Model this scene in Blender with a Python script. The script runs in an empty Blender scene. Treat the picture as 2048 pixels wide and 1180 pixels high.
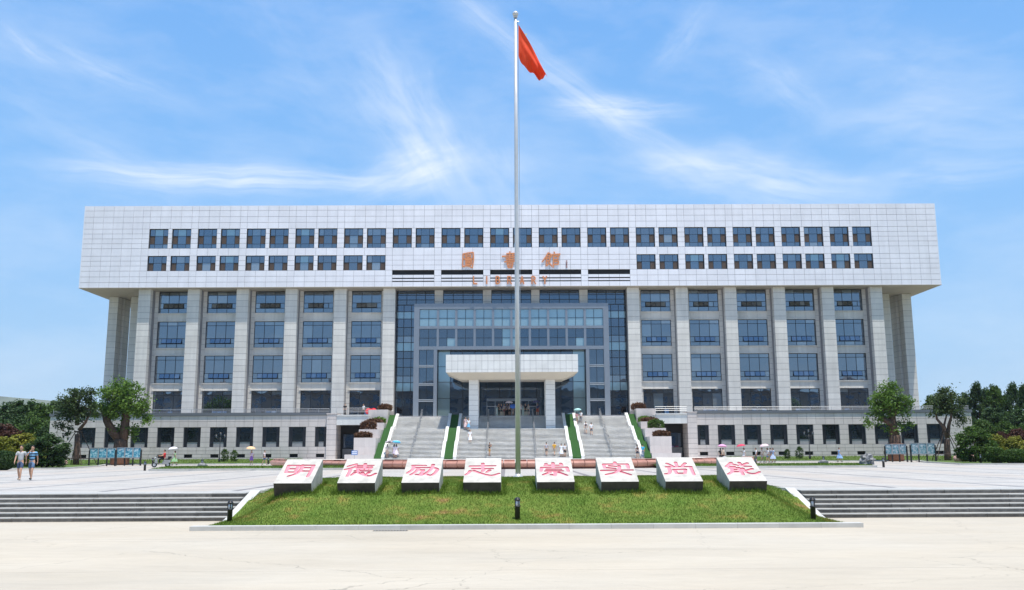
import bpy, bmesh, math, random
import numpy as np
from mathutils import Vector, Matrix
R = math.radians
random.seed(7); rng = np.random.default_rng(7)
scene = bpy.context.scene
COL = scene.collection

# ------------------------------------------------------------------ camera
F, CX, CY = 1820.0, 1024.0, 590.0
CAM = np.array([-0.65, 0.0, 1.5]); ROLL = 0.0048
def cam_axes():
    dx, dy = 1015.0 - CX, 902.0 - CY
    c, s = math.cos(ROLL), math.sin(ROLL)
    ux, uy = dx*c - dy*s, dx*s + dy*c
    p = math.atan2(uy, F); yw = math.atan2(-ux, F/math.cos(p))
    f = np.array([math.sin(yw)*math.cos(p), math.cos(yw)*math.cos(p), math.sin(p)])
    r0 = np.array([math.cos(yw), -math.sin(yw), 0]); u0 = np.cross(r0, f)
    return r0*c - u0*s, u0*c + r0*s, f
AR, AU, AF = cam_axes()
def ray(px, py): return AF + AR*((px-CX)/F) - AU*((py-CY)/F)
def at_y(px, py, Y):
    d = ray(px, py); p = CAM + d*((Y-CAM[1])/d[1]); return float(p[0]), float(p[2])
def at_z(px, py, Z):
    d = ray(px, py); p = CAM + d*((Z-CAM[2])/d[2]); return float(p[0]), float(p[1])
cd = bpy.data.cameras.new('camera'); cam = bpy.data.objects.new('camera', cd); COL.objects.link(cam)
m = Matrix.Identity(4)
for i in range(3):
    m[i][0] = AR[i]; m[i][1] = AU[i]; m[i][2] = -AF[i]; m[i][3] = CAM[i]
cam.matrix_world = m
cd.sensor_fit = 'HORIZONTAL'; cd.sensor_width = 36.0; cd.lens = 36.0*F/2048.0
cd.clip_start = 0.1; cd.clip_end = 20000
scene.camera = cam
scene.view_settings.view_transform = 'Standard'; scene.view_settings.look = 'None'
scene.view_settings.gamma = 1.0; scene.view_settings.use_curve_mapping = False
scene.view_settings.exposure = 0.25

# ------------------------------------------------------------------ sun and sky
SUN_TO = Vector((0.13, -0.205, 0.97)).normalized()      # direction towards the sun
sl = bpy.data.lights.new('sun', 'SUN'); sl.energy = 4.9; sl.angle = R(0.53); sl.color = (1.0, 0.95, 0.865)
so = bpy.data.objects.new('sun', sl); COL.objects.link(so); so.location = (0, 0, 80)
so.rotation_euler = SUN_TO.to_track_quat('Z', 'Y').to_euler()
world = bpy.data.worlds.new('World'); scene.world = world; world.use_nodes = True
def build_sky():
    nt = world.node_tree; N = nt.nodes; L = nt.links
    bg = N['Background']; bg.inputs['Strength'].default_value = 0.14
    sky = N.new('ShaderNodeTexSky'); sky.sky_type = 'NISHITA'; sky.sun_disc = False
    sky.sun_elevation = math.asin(SUN_TO.z); sky.sun_rotation = math.atan2(SUN_TO.x, SUN_TO.y)
    sky.altitude = 0; sky.air_density = 1.1; sky.dust_density = 0.25; sky.ozone_density = 1.6
    tc = N.new('ShaderNodeTexCoord'); sep = N.new('ShaderNodeSeparateXYZ'); L.new(tc.outputs['Generated'], sep.inputs[0])
    az = N.new('ShaderNodeMath'); az.operation = 'ARCTAN2'; L.new(sep.outputs[0], az.inputs[0]); L.new(sep.outputs[1], az.inputs[1])
    el = N.new('ShaderNodeMath'); el.operation = 'ARCSINE'; L.new(sep.outputs[2], el.inputs[0])
    cmb = N.new('ShaderNodeCombineXYZ'); L.new(az.outputs[0], cmb.inputs[0]); L.new(el.outputs[0], cmb.inputs[1])
    # domain warp for wispy cirrus
    wn = N.new('ShaderNodeTexNoise'); wn.inputs['Scale'].default_value = 5.0; wn.inputs['Detail'].default_value = 3
    L.new(cmb.outputs[0], wn.inputs['Vector'])
    ws = N.new('ShaderNodeVectorMath'); ws.operation = 'MULTIPLY_ADD'
    L.new(wn.outputs['Color'], ws.inputs[0]); ws.inputs[1].default_value = (.09, .05, 0); L.new(cmb.outputs[0], ws.inputs[2])
    off = N.new('ShaderNodeVectorMath'); off.operation = 'ADD'; L.new(ws.outputs[0], off.inputs[0]); off.inputs[1].default_value = (-.045, -.025, 0)
    # streaks: photo px centre, half length px, half width px, angle deg (ccw), strength
    streaks = [(430, 352, 330, 28, 3, .80), (820, 235, 210, 80, -52, .58), (800, 330, 160, 50, 20, .58),
               (1010, 330, 140, 80, -50, .22), (1110, 120, 330, 34, -33, .42), (1235, 190, 150, 26, -4, .62),
               (1530, 345, 270, 52, -10, .58), (1330, 300, 200, 40, -35, .25), (1880, 90, 170, 60, -20, .22),
               (1930, 230, 200, 60, -15, .30), (1600, 130, 120, 40, -35, .22), (1400, 30, 90, 25, 40, .25),
               (190, 105, 110, 22, -20, .30), (30, 50, 60, 14, -25, .30), (1960, 340, 140, 26, -5, .3),
               (160, 270, 200, 45, -18, .16), (600, 90, 240, 70, -45, .10)]
    total = None
    for (px, py, hl, hw, ang, st) in streaks:
        a = math.atan((px-1015)/F); e = math.atan((902-py)/F*math.cos(a))
        mp = N.new('ShaderNodeMapping'); mp.vector_type = 'TEXTURE'
        mp.inputs['Location'].default_value = (a, e, 0); mp.inputs['Rotation'].default_value = (0, 0, R(ang))
        mp.inputs['Scale'].default_value = (hl/F*1.5, hw/F*1.7, 1); L.new(off.outputs[0], mp.inputs['Vector'])
        ln = N.new('ShaderNodeVectorMath'); ln.operation = 'LENGTH'; L.new(mp.outputs[0], ln.inputs[0])
        mr = N.new('ShaderNodeMapRange'); mr.interpolation_type = 'SMOOTHERSTEP'
        L.new(ln.outputs['Value'], mr.inputs['Value'])
        for k, v in zip((1, 2, 3, 4), (0.0, 1.0, st, 0.0)): mr.inputs[k].default_value = v
        nz = N.new('ShaderNodeTexNoise'); nz.inputs['Scale'].default_value = 2.2; nz.inputs['Detail'].default_value = 6
        nz.inputs['Roughness'].default_value = .58; nz.inputs['Distortion'].default_value = .25
        m2 = N.new('ShaderNodeVectorMath'); m2.operation = 'MULTIPLY'; L.new(mp.outputs[0], m2.inputs[0])
        m2.inputs[1].default_value = (1.0, 1.6, 1); L.new(m2.outputs[0], nz.inputs['Vector'])
        nr = N.new('ShaderNodeMapRange'); L.new(nz.outputs['Fac'], nr.inputs['Value'])
        nr.inputs[1].default_value = .22; nr.inputs[2].default_value = .80
        mu = N.new('ShaderNodeMath'); mu.operation = 'MULTIPLY'; L.new(mr.outputs[0], mu.inputs[0]); L.new(nr.outputs[0], mu.inputs[1])
        if total is None: total = mu
        else:
            ad = N.new('ShaderNodeMath'); ad.operation = 'ADD'; L.new(total.outputs[0], ad.inputs[0]); L.new(mu.outputs[0], ad.inputs[1]); total = ad
    # faint veil everywhere
    vm = N.new('ShaderNodeMapping'); vm.inputs['Rotation'].default_value = (0, 0, R(25)); vm.inputs['Scale'].default_value = (3.2, 9, 1)
    L.new(off.outputs[0], vm.inputs['Vector'])
    vn = N.new('ShaderNodeTexNoise'); vn.inputs['Scale'].default_value = 1.4; vn.inputs['Detail'].default_value = 8; vn.inputs['Roughness'].default_value = .62
    L.new(vm.outputs[0], vn.inputs['Vector'])
    vr = N.new('ShaderNodeMapRange'); L.new(vn.outputs['Fac'], vr.inputs['Value'])
    for k, v in zip((1, 2, 3, 4), (.42, .85, 0, .30)): vr.inputs[k].default_value = v
    ad = N.new('ShaderNodeMath'); ad.operation = 'ADD'; ad.use_clamp = True
    L.new(total.outputs[0], ad.inputs[0]); L.new(vr.outputs[0], ad.inputs[1])
    ev = N.new('ShaderNodeMapRange'); L.new(el.outputs[0], ev.inputs['Value']); ev.inputs[1].default_value = 0; ev.inputs[2].default_value = math.pi/2
    gr = N.new('ShaderNodeValToRGB'); L.new(ev.outputs[0], gr.inputs[0]); e_ = gr.color_ramp.elements
    e_[0].position = 0; e_[0].color = (.27, .395, .54, 1); e_[1].position = 1; e_[1].color = (.11, .22, .45, 1)
    for p_, c_ in ((.07, (.205, .36, .55)), (.17, (.145, .32, .58)), (.32, (.10, .265, .56))): q_ = e_.new(p_); q_.color = (*c_, 1)
    sc_ = N.new('ShaderNodeVectorMath'); sc_.operation = 'SCALE'; L.new(gr.outputs[0], sc_.inputs[0]); sc_.inputs['Scale'].default_value = 10.5
    bl = N.new('ShaderNodeMix'); bl.data_type = 'RGBA'; bl.inputs['Factor'].default_value = .85; L.new(sky.outputs[0], bl.inputs['A']); L.new(sc_.outputs[0], bl.inputs['B'])
    mx = N.new('ShaderNodeMix'); mx.data_type = 'RGBA'
    L.new(ad.outputs[0], mx.inputs['Factor']); L.new(bl.outputs['Result'], mx.inputs['A']); mx.inputs['B'].default_value = (6.2, 6.5, 6.9, 1)
    L.new(mx.outputs['Result'], bg.inputs['Color'])
build_sky()

# ------------------------------------------------------------------ materials
MATS = {}
def mat(name, col, rough=.7, var=.0, vscale=3.0, bump=0.0, bscale=30.0, metal=0.0, obj_rand=0.0, island=0.0, spec=.5, col2=None, trans=0.0, streak=0.0):
    if name in MATS: return MATS[name]
    ma = bpy.data.materials.new(name); ma.use_nodes = True; nt = ma.node_tree; N = nt.nodes; L = nt.links
    b = N['Principled BSDF']; b.inputs['Roughness'].default_value = rough; b.inputs['Metallic'].default_value = metal
    b.inputs['Specular IOR Level'].default_value = spec
    b.inputs['Base Color'].default_value = (*col, 1)
    src = None
    tc = N.new('ShaderNodeTexCoord')
    geo = N.new('ShaderNodeNewGeometry')
    if var > 0 or col2:
        nz = N.new('ShaderNodeTexNoise'); nz.inputs['Scale'].default_value = vscale; nz.inputs['Detail'].default_value = 6; nz.inputs['Roughness'].default_value = .6
        L.new(geo.outputs['Position'], nz.inputs['Vector'])
        mr = N.new('ShaderNodeMapRange'); L.new(nz.outputs['Fac'], mr.inputs['Value']); mr.inputs[1].default_value = .32; mr.inputs[2].default_value = .68
        mx = N.new('ShaderNodeMix'); mx.data_type = 'RGBA'; L.new(mr.outputs[0], mx.inputs['Factor'])
        mx.inputs['A'].default_value = (*[c*(1-var) for c in col], 1); mx.inputs['B'].default_value = (*(col2 or [min(1, c*(1+var)) for c in col]), 1)
        src = mx.outputs['Result']
    rnd = None
    if obj_rand > 0:
        oi = N.new('ShaderNodeObjectInfo'); rnd = oi.outputs['Random']; amt = obj_rand
    elif island > 0:
        rnd = geo.outputs['Random Per Island']; amt = island
    if rnd is not None:
        mr = N.new('ShaderNodeMapRange'); L.new(rnd, mr.inputs['Value']); mr.inputs[3].default_value = 1-amt; mr.inputs[4].default_value = 1+amt
        hs = N.new('ShaderNodeHueSaturation'); L.new(mr.outputs[0], hs.inputs['Value'])
        if src: L.new(src, hs.inputs['Color'])
        else: hs.inputs['Color'].default_value = (*col, 1)
        src = hs.outputs['Color']
    if streak > 0:
        sm_ = N.new('ShaderNodeMapping'); sm_.inputs['Scale'].default_value = (1.1, 1.1, .07); L.new(geo.outputs['Position'], sm_.inputs['Vector'])
        sn = N.new('ShaderNodeTexNoise'); sn.inputs['Scale'].default_value = 1.6; sn.inputs['Detail'].default_value = 6; sn.inputs['Roughness'].default_value = .7; L.new(sm_.outputs[0], sn.inputs['Vector'])
        sr = N.new('ShaderNodeMapRange'); L.new(sn.outputs['Fac'], sr.inputs['Value'])
        for k_, v_ in zip((1, 2, 3, 4), (.35, .62, 1-streak, 1.0)): sr.inputs[k_].default_value = v_
        h2 = N.new('ShaderNodeHueSaturation'); L.new(sr.outputs[0], h2.inputs['Value'])
        if src: L.new(src, h2.inputs['Color'])
        else: h2.inputs['Color'].default_value = (*col, 1)
        src = h2.outputs['Color']
    if src: L.new(src, b.inputs['Base Color'])
    if bump > 0:
        bn = N.new('ShaderNodeTexNoise'); bn.inputs['Scale'].default_value = bscale; bn.inputs['Detail'].default_value = 4
        L.new(geo.outputs['Position'], bn.inputs['Vector'])
        bp = N.new('ShaderNodeBump'); bp.inputs['Strength'].default_value = bump; bp.inputs['Distance'].default_value = .03
        L.new(bn.outputs['Fac'], bp.inputs['Height']); L.new(bp.outputs[0], b.inputs['Normal'])
    if trans > 0:
        tr = N.new('ShaderNodeBsdfTranslucent'); ms = N.new('ShaderNodeMixShader'); ms.inputs[0].default_value = trans
        if src: L.new(src, tr.inputs['Color'])
        else: tr.inputs['Color'].default_value = (*col, 1)
        L.new(b.outputs[0], ms.inputs[1]); L.new(tr.outputs[0], ms.inputs[2]); L.new(ms.outputs[0], N['Material Output'].inputs[0])
    MATS[name] = ma; return ma
def glass_mat(name, body, tint, fac, rough=.015, wav=.0, vary=False):
    ma = bpy.data.materials.new(name); ma.use_nodes = True; nt = ma.node_tree; N = nt.nodes; L = nt.links
    b = N['Principled BSDF']; b.inputs['Base Color'].default_value = (*body, 1); b.inputs['Roughness'].default_value = .25; b.inputs['Specular IOR Level'].default_value = 0
    g = N.new('ShaderNodeBsdfGlossy'); g.inputs['Color'].default_value = (*tint, 1); g.inputs['Roughness'].default_value = rough
    lw = N.new('ShaderNodeLayerWeight'); lw.inputs['Blend'].default_value = .25
    mr = N.new('ShaderNodeMapRange'); L.new(lw.outputs['Fresnel'], mr.inputs['Value']); mr.inputs[3].default_value = fac; mr.inputs[4].default_value = 1.0
    ms = N.new('ShaderNodeMixShader'); L.new(mr.outputs[0], ms.inputs[0]); L.new(b.outputs[0], ms.inputs[1]); L.new(g.outputs[0], ms.inputs[2])
    if vary:
        o2 = N.new('ShaderNodeObjectInfo'); cr = N.new('ShaderNodeValToRGB'); cr.color_ramp.interpolation = 'CONSTANT'; L.new(o2.outputs['Random'], cr.inputs[0]); e = cr.color_ramp.elements
        e[0].color = (*body, 1); e[1].position = .58; e[1].color = (*[c*2.6 for c in body], 1); x = e.new(.80); x.color = (.12, .15, .165, 1); x = e.new(.92); x.color = (.004, .005, .008, 1); x = e.new(.96); x.color = (.20, .22, .22, 1)
        L.new(cr.outputs[0], b.inputs['Base Color'])
    if wav > 0:
        geo = N.new('ShaderNodeNewGeometry'); oi = N.new('ShaderNodeObjectInfo')
        nz = N.new('ShaderNodeTexNoise'); nz.inputs['Scale'].default_value = .7; nz.inputs['Detail'].default_value = 1
        ad = N.new('ShaderNodeVectorMath'); ad.operation = 'MULTIPLY_ADD'; ad.inputs[1].default_value = (1, 1, 1)
        L.new(geo.outputs['Position'], ad.inputs[0]); L.new(oi.outputs['Random'], ad.inputs[2]); L.new(ad.outputs[0], nz.inputs['Vector'])
        bp = N.new('ShaderNodeBump'); bp.inputs['Strength'].default_value = wav; bp.inputs['Distance'].default_value = .05
        L.new(nz.outputs['Fac'], bp.inputs['Height']); L.new(bp.outputs[0], g.inputs['Normal'])
    L.new(ms.outputs[0], N['Material Output'].inputs[0]); MATS[name] = ma; return ma

STONE = mat('pale_granite', (.80, .785, .815), .55, .05, .35, .05, 60, obj_rand=.028, streak=.06)
STONEJ = mat('pale_granite_joined', (.80, .785, .815), .55, .05, .35, .05, 60, island=.028, streak=.06)
BACK = mat('joint_grey', (.25, .245, .25), .8, .1)
COLST = mat('column_granite', (.67, .64, .585), .6, .06, .5, .05, 60, island=.05, streak=.11)
PODST = mat('podium_granite', (.62, .555, .52), .6, .06, .6, .05, 60, island=.05, streak=.10)
WHITEST = mat('white_granite', (.66, .65, .62), .55, .06, .8, .05, 60, island=.04)
STAIRST = mat('stair_granite', (.86, .845, .81), .6, .12, .7, .06, 40, island=.06, streak=.12)
STAIRR = mat('stair_riser', (.80, .775, .72), .7, .18, .6)  # shadow under the nosings put into the colour, darker than the treads
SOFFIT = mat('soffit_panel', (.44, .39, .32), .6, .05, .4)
FRAME = mat('window_frame_black', (.014, .017, .024), .35)
GFRAME = mat('grey_aluminium', (.23, .26, .30), .38, .04, 1, metal=.3)
GFRAME2 = mat('silver_aluminium', (.42, .44, .46), .35, metal=.4)
GLASS = glass_mat('window_glass', (.014, .019, .025), (.60, .69, .80), .33, .012, .16, True)
GLASSD = glass_mat('dark_glass', (.010, .014, .020), (.55, .70, .90), .22, .02, .10)
GLASSB = glass_mat('blind_glass', (.22, .31, .32), (.6, .8, .95), .26, .05, .05)
GLASSM = glass_mat('curtain_glass', (.024, .040, .056), (.52, .64, .80), .21, .015, .08)
SCREEN = mat('insect_screen', (.085, .058, .045), .8, .15, 6)
BLACK = mat('black_void', (.012, .012, .013), .8)
STEEL = mat('stainless_steel', (.58, .58, .57), .34, .05, 4, metal=.25)
RAILM = mat('brushed_rail', (.42, .42, .42), .35, metal=.8)
def concrete_material():
    ma = bpy.data.materials.new('concrete_slab'); ma.use_nodes = True; nt = ma.node_tree; N = nt.nodes; L = nt.links
    b = N['Principled BSDF']; b.inputs['Roughness'].default_value = .8; geo = N.new('ShaderNodeNewGeometry')
    def noise(sc, det, scale3, rough=.6):
        mp = N.new('ShaderNodeMapping'); mp.inputs['Scale'].default_value = scale3; L.new(geo.outputs['Position'], mp.inputs['Vector'])
        nz = N.new('ShaderNodeTexNoise'); nz.inputs['Scale'].default_value = sc; nz.inputs['Detail'].default_value = det; nz.inputs['Roughness'].default_value = rough
        L.new(mp.outputs[0], nz.inputs['Vector']); return nz.outputs['Fac']
    def ranged(sock, a, b_, c, d):
        mr = N.new('ShaderNodeMapRange'); L.new(sock, mr.inputs['Value'])
        for k_, v_ in zip((1, 2, 3, 4), (a, b_, c, d)): mr.inputs[k_].default_value = v_
        return mr.outputs[0]
    def mul(a, b_):
        m_ = N.new('ShaderNodeMath'); m_.operation = 'MULTIPLY'; L.new(a, m_.inputs[0]); L.new(b_, m_.inputs[1]); return m_.outputs[0]
    v = mul(ranged(noise(.30, 5, (.45, 1.3, 1)), .3, .7, .90, 1.06), ranged(noise(2.5, 6, (.5, 1.5, 1), .7), .3, .75, .94, 1.05))
    v = mul(v, ranged(noise(.9, 7, (.16, 2.4, 1), .7), .56, .74, 1.0, .86))        # tyre and sweeping streaks
    v = mul(v, ranged(noise(45, 2, (1, 1, 1)), .3, .7, .95, 1.05))
    vo = N.new('ShaderNodeTexVoronoi'); vo.feature = 'DISTANCE_TO_EDGE'; vo.inputs['Scale'].default_value = .16
    wv = N.new('ShaderNodeVectorMath'); wv.operation = 'MULTIPLY_ADD'; nz = N.new('ShaderNodeTexNoise'); nz.inputs['Scale'].default_value = 1.3; nz.inputs['Detail'].default_value = 6
    L.new(geo.outputs['Position'], nz.inputs['Vector']); L.new(nz.outputs['Color'], wv.inputs[0]); wv.inputs[1].default_value = (1.2, 1.2, 0); L.new(geo.outputs['Position'], wv.inputs[2]); L.new(wv.outputs[0], vo.inputs['Vector'])
    cr = mul(ranged(vo.outputs['Distance'], 0, .0016, .55, 1.0), ranged(noise(.4, 2, (1, 1, 1)), .0, .1, 1, 1)); v = mul(v, cr)
    mx = N.new('ShaderNodeMix'); mx.data_type = 'RGBA'; L.new(ranged(noise(.22, 4, (.6, 1, 1)), .35, .65, 0, 1), mx.inputs['Factor']); mx.inputs['A'].default_value = (.465, .405, .315, 1); mx.inputs['B'].default_value = (.47, .42, .34, 1)
    hs = N.new('ShaderNodeHueSaturation'); L.new(mx.outputs['Result'], hs.inputs['Color']); L.new(v, hs.inputs['Value']); L.new(hs.outputs[0], b.inputs['Base Color'])
    bn = N.new('ShaderNodeTexNoise'); bn.inputs['Scale'].default_value = 30; L.new(geo.outputs['Position'], bn.inputs['Vector'])
    bp = N.new('ShaderNodeBump'); bp.inputs['Strength'].default_value = .15; bp.inputs['Distance'].default_value = .02; L.new(bn.outputs['Fac'], bp.inputs['Height']); L.new(bp.outputs[0], b.inputs['Normal'])
    return ma
CONC = concrete_material()
KERB = mat('kerb_granite', (.49, .48, .445), .6, .08, 2, .08, 60, obj_rand=.06)
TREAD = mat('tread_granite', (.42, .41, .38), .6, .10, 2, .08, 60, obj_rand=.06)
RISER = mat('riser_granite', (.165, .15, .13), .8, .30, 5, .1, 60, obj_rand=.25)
BLOCKST = mat('block_granite', (.53, .50, .44), .65, .14, 3.5, .15, 50, streak=.2)
CARVE = mat('carved_pink_paint', (.68, .23, .28), .6, .12, 7)
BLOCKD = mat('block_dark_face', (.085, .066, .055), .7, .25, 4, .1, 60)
PINKG = mat('pink_granite', (.47, .235, .175), .33, .14, 1.2, .04, 60, island=.16)
PINKD = mat('dark_pink_granite', (.22, .085, .06), .5, .15, 2, island=.15)
TURF = mat('artificial_turf', (.013, .070, .006), .9, .22, 5, .5, 60)
ORANGE = mat('copper_lettering', (.66, .25, .10), .45, .08, 4)
BOLL = mat('bollard_black', (.016, .016, .019), .45, .1)
LENS = mat('bollard_lens', (.60, .63, .66), .3)
IRON = mat('cast_iron', (.02, .021, .022), .5)
BARK = mat('bark', (.105, .062, .042), .95, .35, 6, .6, 14)
BARKD = mat('dark_bark', (.05, .036, .027), .95, .3, 6, .6, 14)
WRAP = mat('straw_wrap', (.17, .075, .04), .95, .3, 14, .6, 30)
STAKE = mat('stake_wood', (.06, .04, .03), .9, .2, 5)
RED = mat('flag_red', (.85, .075, .018), .75, .06, 3, trans=.4)
YEL = mat('flag_star', (.9, .7, .08), .7)

# ------------------------------------------------------------------ mesh helpers
class MB:
    def __init__(s): s.v = []; s.f = []; s.mi = []
    def _add(s, vs, fs, mi=0):
        o = len(s.v); s.v += [tuple(map(float, p)) for p in vs]; s.f += [[i+o for i in f] for f in fs]; s.mi += [mi]*len(fs); return s
    def box(s, x0, x1, y0, y1, z0, z1, mi=0):
        if x0 > x1: x0, x1 = x1, x0
        vs = [(x0,y0,z0),(x1,y0,z0),(x1,y1,z0),(x0,y1,z0),(x0,y0,z1),(x1,y0,z1),(x1,y1,z1),(x0,y1,z1)]
        return s._add(vs, [(0,3,2,1),(4,5,6,7),(0,1,5,4),(1,2,6,5),(2,3,7,6),(3,0,4,7)], mi)
    def prism_x(s, x0, x1, prof, mi=0):                     # profile of (y,z), ccw seen from +x
        n = len(prof); vs = [(x0, y, z) for y, z in prof] + [(x1, y, z) for y, z in prof]
        fs = [tuple(range(n))[::-1], tuple(range(n, 2*n))] + [(i, (i+1) % n, n+(i+1) % n, n+i) for i in range(n)]
        return s._add(vs, fs, mi)
    def prism_z(s, pts, z0, z1, mi=0):                      # plan polygon, ccw
        n = len(pts); vs = [(x, y, z0) for x, y in pts] + [(x, y, z1) for x, y in pts]
        fs = [tuple(range(n))[::-1], tuple(range(n, 2*n))] + [(i, (i+1) % n, n+(i+1) % n, n+i) for i in range(n)]
        return s._add(vs, fs, mi)
    def tube(s, pts, rad, seg=8, caps=True, mi=0, sq=1.0):
        P = [Vector(p) for p in pts]; n = len(P)
        if not hasattr(rad, '__len__'): rad = [rad]*n
        vs = []; ref = None
        for i in range(n):
            d = (P[min(i+1, n-1)] - P[max(i-1, 0)]).normalized()
            if ref is None: ref = Vector((1, 0, 0)) if abs(d.x) < .8 else Vector((0, 1, 0))
            a = (ref - d*ref.dot(d)).normalized(); b = d.cross(a); ref = a
            for k in range(seg):
                t = 2*math.pi*k/seg; vs.append(P[i] + (a*math.cos(t) + b*math.sin(t)*sq)*rad[i])
        fs = [(i*seg+k, i*seg+(k+1) % seg, (i+1)*seg+(k+1) % seg, (i+1)*seg+k) for i in range(n-1) for k in range(seg)]
        if caps: fs += [tuple(range(seg))[::-1], tuple(range((n-1)*seg, n*seg))]
        return s._add(vs, fs, mi)
    def lathe(s, prof, seg=16, c=(0, 0, 0), mi=0, sx=1, sy=1):   # (r,z)
        vs = [(c[0]+r*math.cos(2*math.pi*k/seg)*sx, c[1]+r*math.sin(2*math.pi*k/seg)*sy, c[2]+z) for r, z in prof for k in range(seg)]
        n = len(prof); fs = [(i*seg+k, i*seg+(k+1) % seg, (i+1)*seg+(k+1) % seg, (i+1)*seg+k) for i in range(n-1) for k in range(seg)]
        fs += [tuple(range(seg))[::-1], tuple(range((n-1)*seg, n*seg))]
        return s._add(vs, fs, mi)
    def blob(s, c, r, seg=10, rings=7, jit=0, mi=0, rs=None):
        rr = rs or random
        vs = [(c[0], c[1], c[2]-r[2])]
        for i in range(1, rings):
            ph = math.pi*i/rings - math.pi/2
            for k in range(seg):
                t = 2*math.pi*k/seg; q = 1 + (rr.uniform(-jit, jit) if jit else 0)
                vs.append((c[0]+r[0]*math.cos(ph)*math.cos(t)*q, c[1]+r[1]*math.cos(ph)*math.sin(t)*q, c[2]+r[2]*math.sin(ph)*q))
        vs.append((c[0], c[1], c[2]+r[2])); last = len(vs)-1
        fs = [(0, 1+(k+1) % seg, 1+k) for k in range(seg)]
        for i in range(rings-2):
            for k in range(seg):
                a = 1+i*seg; fs.append((a+k, a+(k+1) % seg, a+seg+(k+1) % seg, a+seg+k))
        a = 1+(rings-2)*seg; fs += [(a+k, a+(k+1) % seg, last) for k in range(seg)]
        return s._add(vs, fs, mi)
    def mesh(s, name, mats, smooth=False):
        me = bpy.data.meshes.new(name); me.from_pydata(s.v, [], s.f)
        for ma in (mats if isinstance(mats, (list, tuple)) else [mats]): me.materials.append(ma)
        if any(s.mi): me.polygons.foreach_set('material_index', s.mi)
        if smooth: me.polygons.foreach_set('use_smooth', [True]*len(me.polygons))
        me.update(); return me
    def build(s, name, mats, parent=None, smooth=False, **tags):
        return link(name, s.mesh(name, mats, smooth), parent, **tags)
def link(name, me, parent=None, loc=None, rotz=None, scale=None, **tags):
    o = bpy.data.objects.new(name, me); COL.objects.link(o)
    if parent: o.parent = parent
    if loc is not None: o.location = loc
    if rotz is not None: o.rotation_euler = (0, 0, rotz)
    if scale is not None: o.scale = scale
    for k, v in tags.items():
        if v is not None: o[k] = v
    return o
def thing(name, label, cat, loc=(0, 0, 0), rotz=0, group=None):
    return link(name, None, None, loc, rotz, label=label, category=cat, group=group)
def copy_tree(o, parent=None, **tags):
    c = o.copy(); COL.objects.link(c); c.parent = parent
    for k, v in tags.items(): c[k] = v
    for ch in list(o.children): copy_tree(ch, c)
    return c
def unit_box(name, ma):
    return MB().box(-.5, .5, -.5, .5, -.5, .5).mesh(name, ma)
def piece(name, me, parent, x0, x1, y0, y1, z0, z1, off=(0, 0, 0)):
    return link(name, me, parent, ((x0+x1)/2-off[0], (y0+y1)/2-off[1], (z0+z1)/2-off[2]), None, (abs(x1-x0), abs(y1-y0), abs(z1-z0)))

# ------------------------------------------------------------------ ground
LOW = -0.86
def plaza_material():
    ma = bpy.data.materials.new('plaza_paving'); ma.use_nodes = True; nt = ma.node_tree; N = nt.nodes; L = nt.links
    b = N['Principled BSDF']; b.inputs['Roughness'].default_value = .6
    geo = N.new('ShaderNodeNewGeometry')
    br = N.new('ShaderNodeTexBrick'); br.offset = .5; br.inputs['Scale'].default_value = 1.0
    br.inputs['Brick Width'].default_value = 1.2; br.inputs['Row Height'].default_value = .6; br.inputs['Mortar Size'].default_value = .006
    br.inputs['Color1'].default_value = (.48, .45, .40, 1); br.inputs['Color2'].default_value = (.405, .38, .345, 1); br.inputs['Mortar'].default_value = (.22, .21, .20, 1)
    L.new(geo.outputs['Position'], br.inputs['Vector'])
    sep = N.new('ShaderNodeSeparateXYZ'); L.new(geo.outputs['Position'], sep.inputs[0])
    def band(sock, pitch, phase, w):
        a = N.new('ShaderNodeMath'); a.operation = 'ADD'; L.new(sock, a.inputs[0]); a.inputs[1].default_value = phase
        mo = N.new('ShaderNodeMath'); mo.operation = 'PINGPONG'; L.new(a.outputs[0], mo.inputs[0]); mo.inputs[1].default_value = pitch/2
        lt = N.new('ShaderNodeMath'); lt.operation = 'LESS_THAN'; L.new(mo.outputs[0], lt.inputs[0]); lt.inputs[1].default_value = w/2
        return lt.outputs[0]
    col = br.outputs['Color']
    def over(col, fac, c):
        mx = N.new('ShaderNodeMix'); mx.data_type = 'RGBA'; L.new(fac, mx.inputs['Factor']); L.new(col, mx.inputs['A']); mx.inputs['B'].default_value = (*c, 1); return mx.outputs['Result']
    def scaled(sock, k):
        m_ = N.new('ShaderNodeMath'); m_.operation = 'MULTIPLY'; L.new(sock, m_.inputs[0]); m_.inputs[1].default_value = k; return m_.outputs[0]
    col = over(col, scaled(band(sep.outputs[0], 10.4, 3.6, 3.0), .55), (.47, .40, .33))
    col = over(col, scaled(band(sep.outputs[0], 5.2, 1.0, .34), .9), (.17, .155, .155))
    col = over(col, scaled(band(sep.outputs[1], 3.6, 1.5, .22), .85), (.20, .18, .175))
    col = over(col, scaled(band(sep.outputs[1], 3.6, .3, .5), .4), (.46, .38, .33))
    nz = N.new('ShaderNodeTexNoise'); nz.inputs['Scale'].default_value = .35; nz.inputs['Detail'].default_value = 8; L.new(geo.outputs['Position'], nz.inputs['Vector'])
    mr = N.new('ShaderNodeMapRange'); L.new(nz.outputs['Fac'], mr.inputs['Value']); mr.inputs[1].default_value = .3; mr.inputs[2].default_value = .7; mr.inputs[3].default_value = .9; mr.inputs[4].default_value = 1.08
    hs = N.new('ShaderNodeHueSaturation'); L.new(col, hs.inputs['Color']); L.new(mr.outputs[0], hs.inputs['Value'])
    L.new(hs.outputs[0], b.inputs['Base Color']); return ma
PLAZA = plaza_material()
GROUND = mat('ground_earth', (.20, .19, .13), .95, .25, .05)
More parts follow.
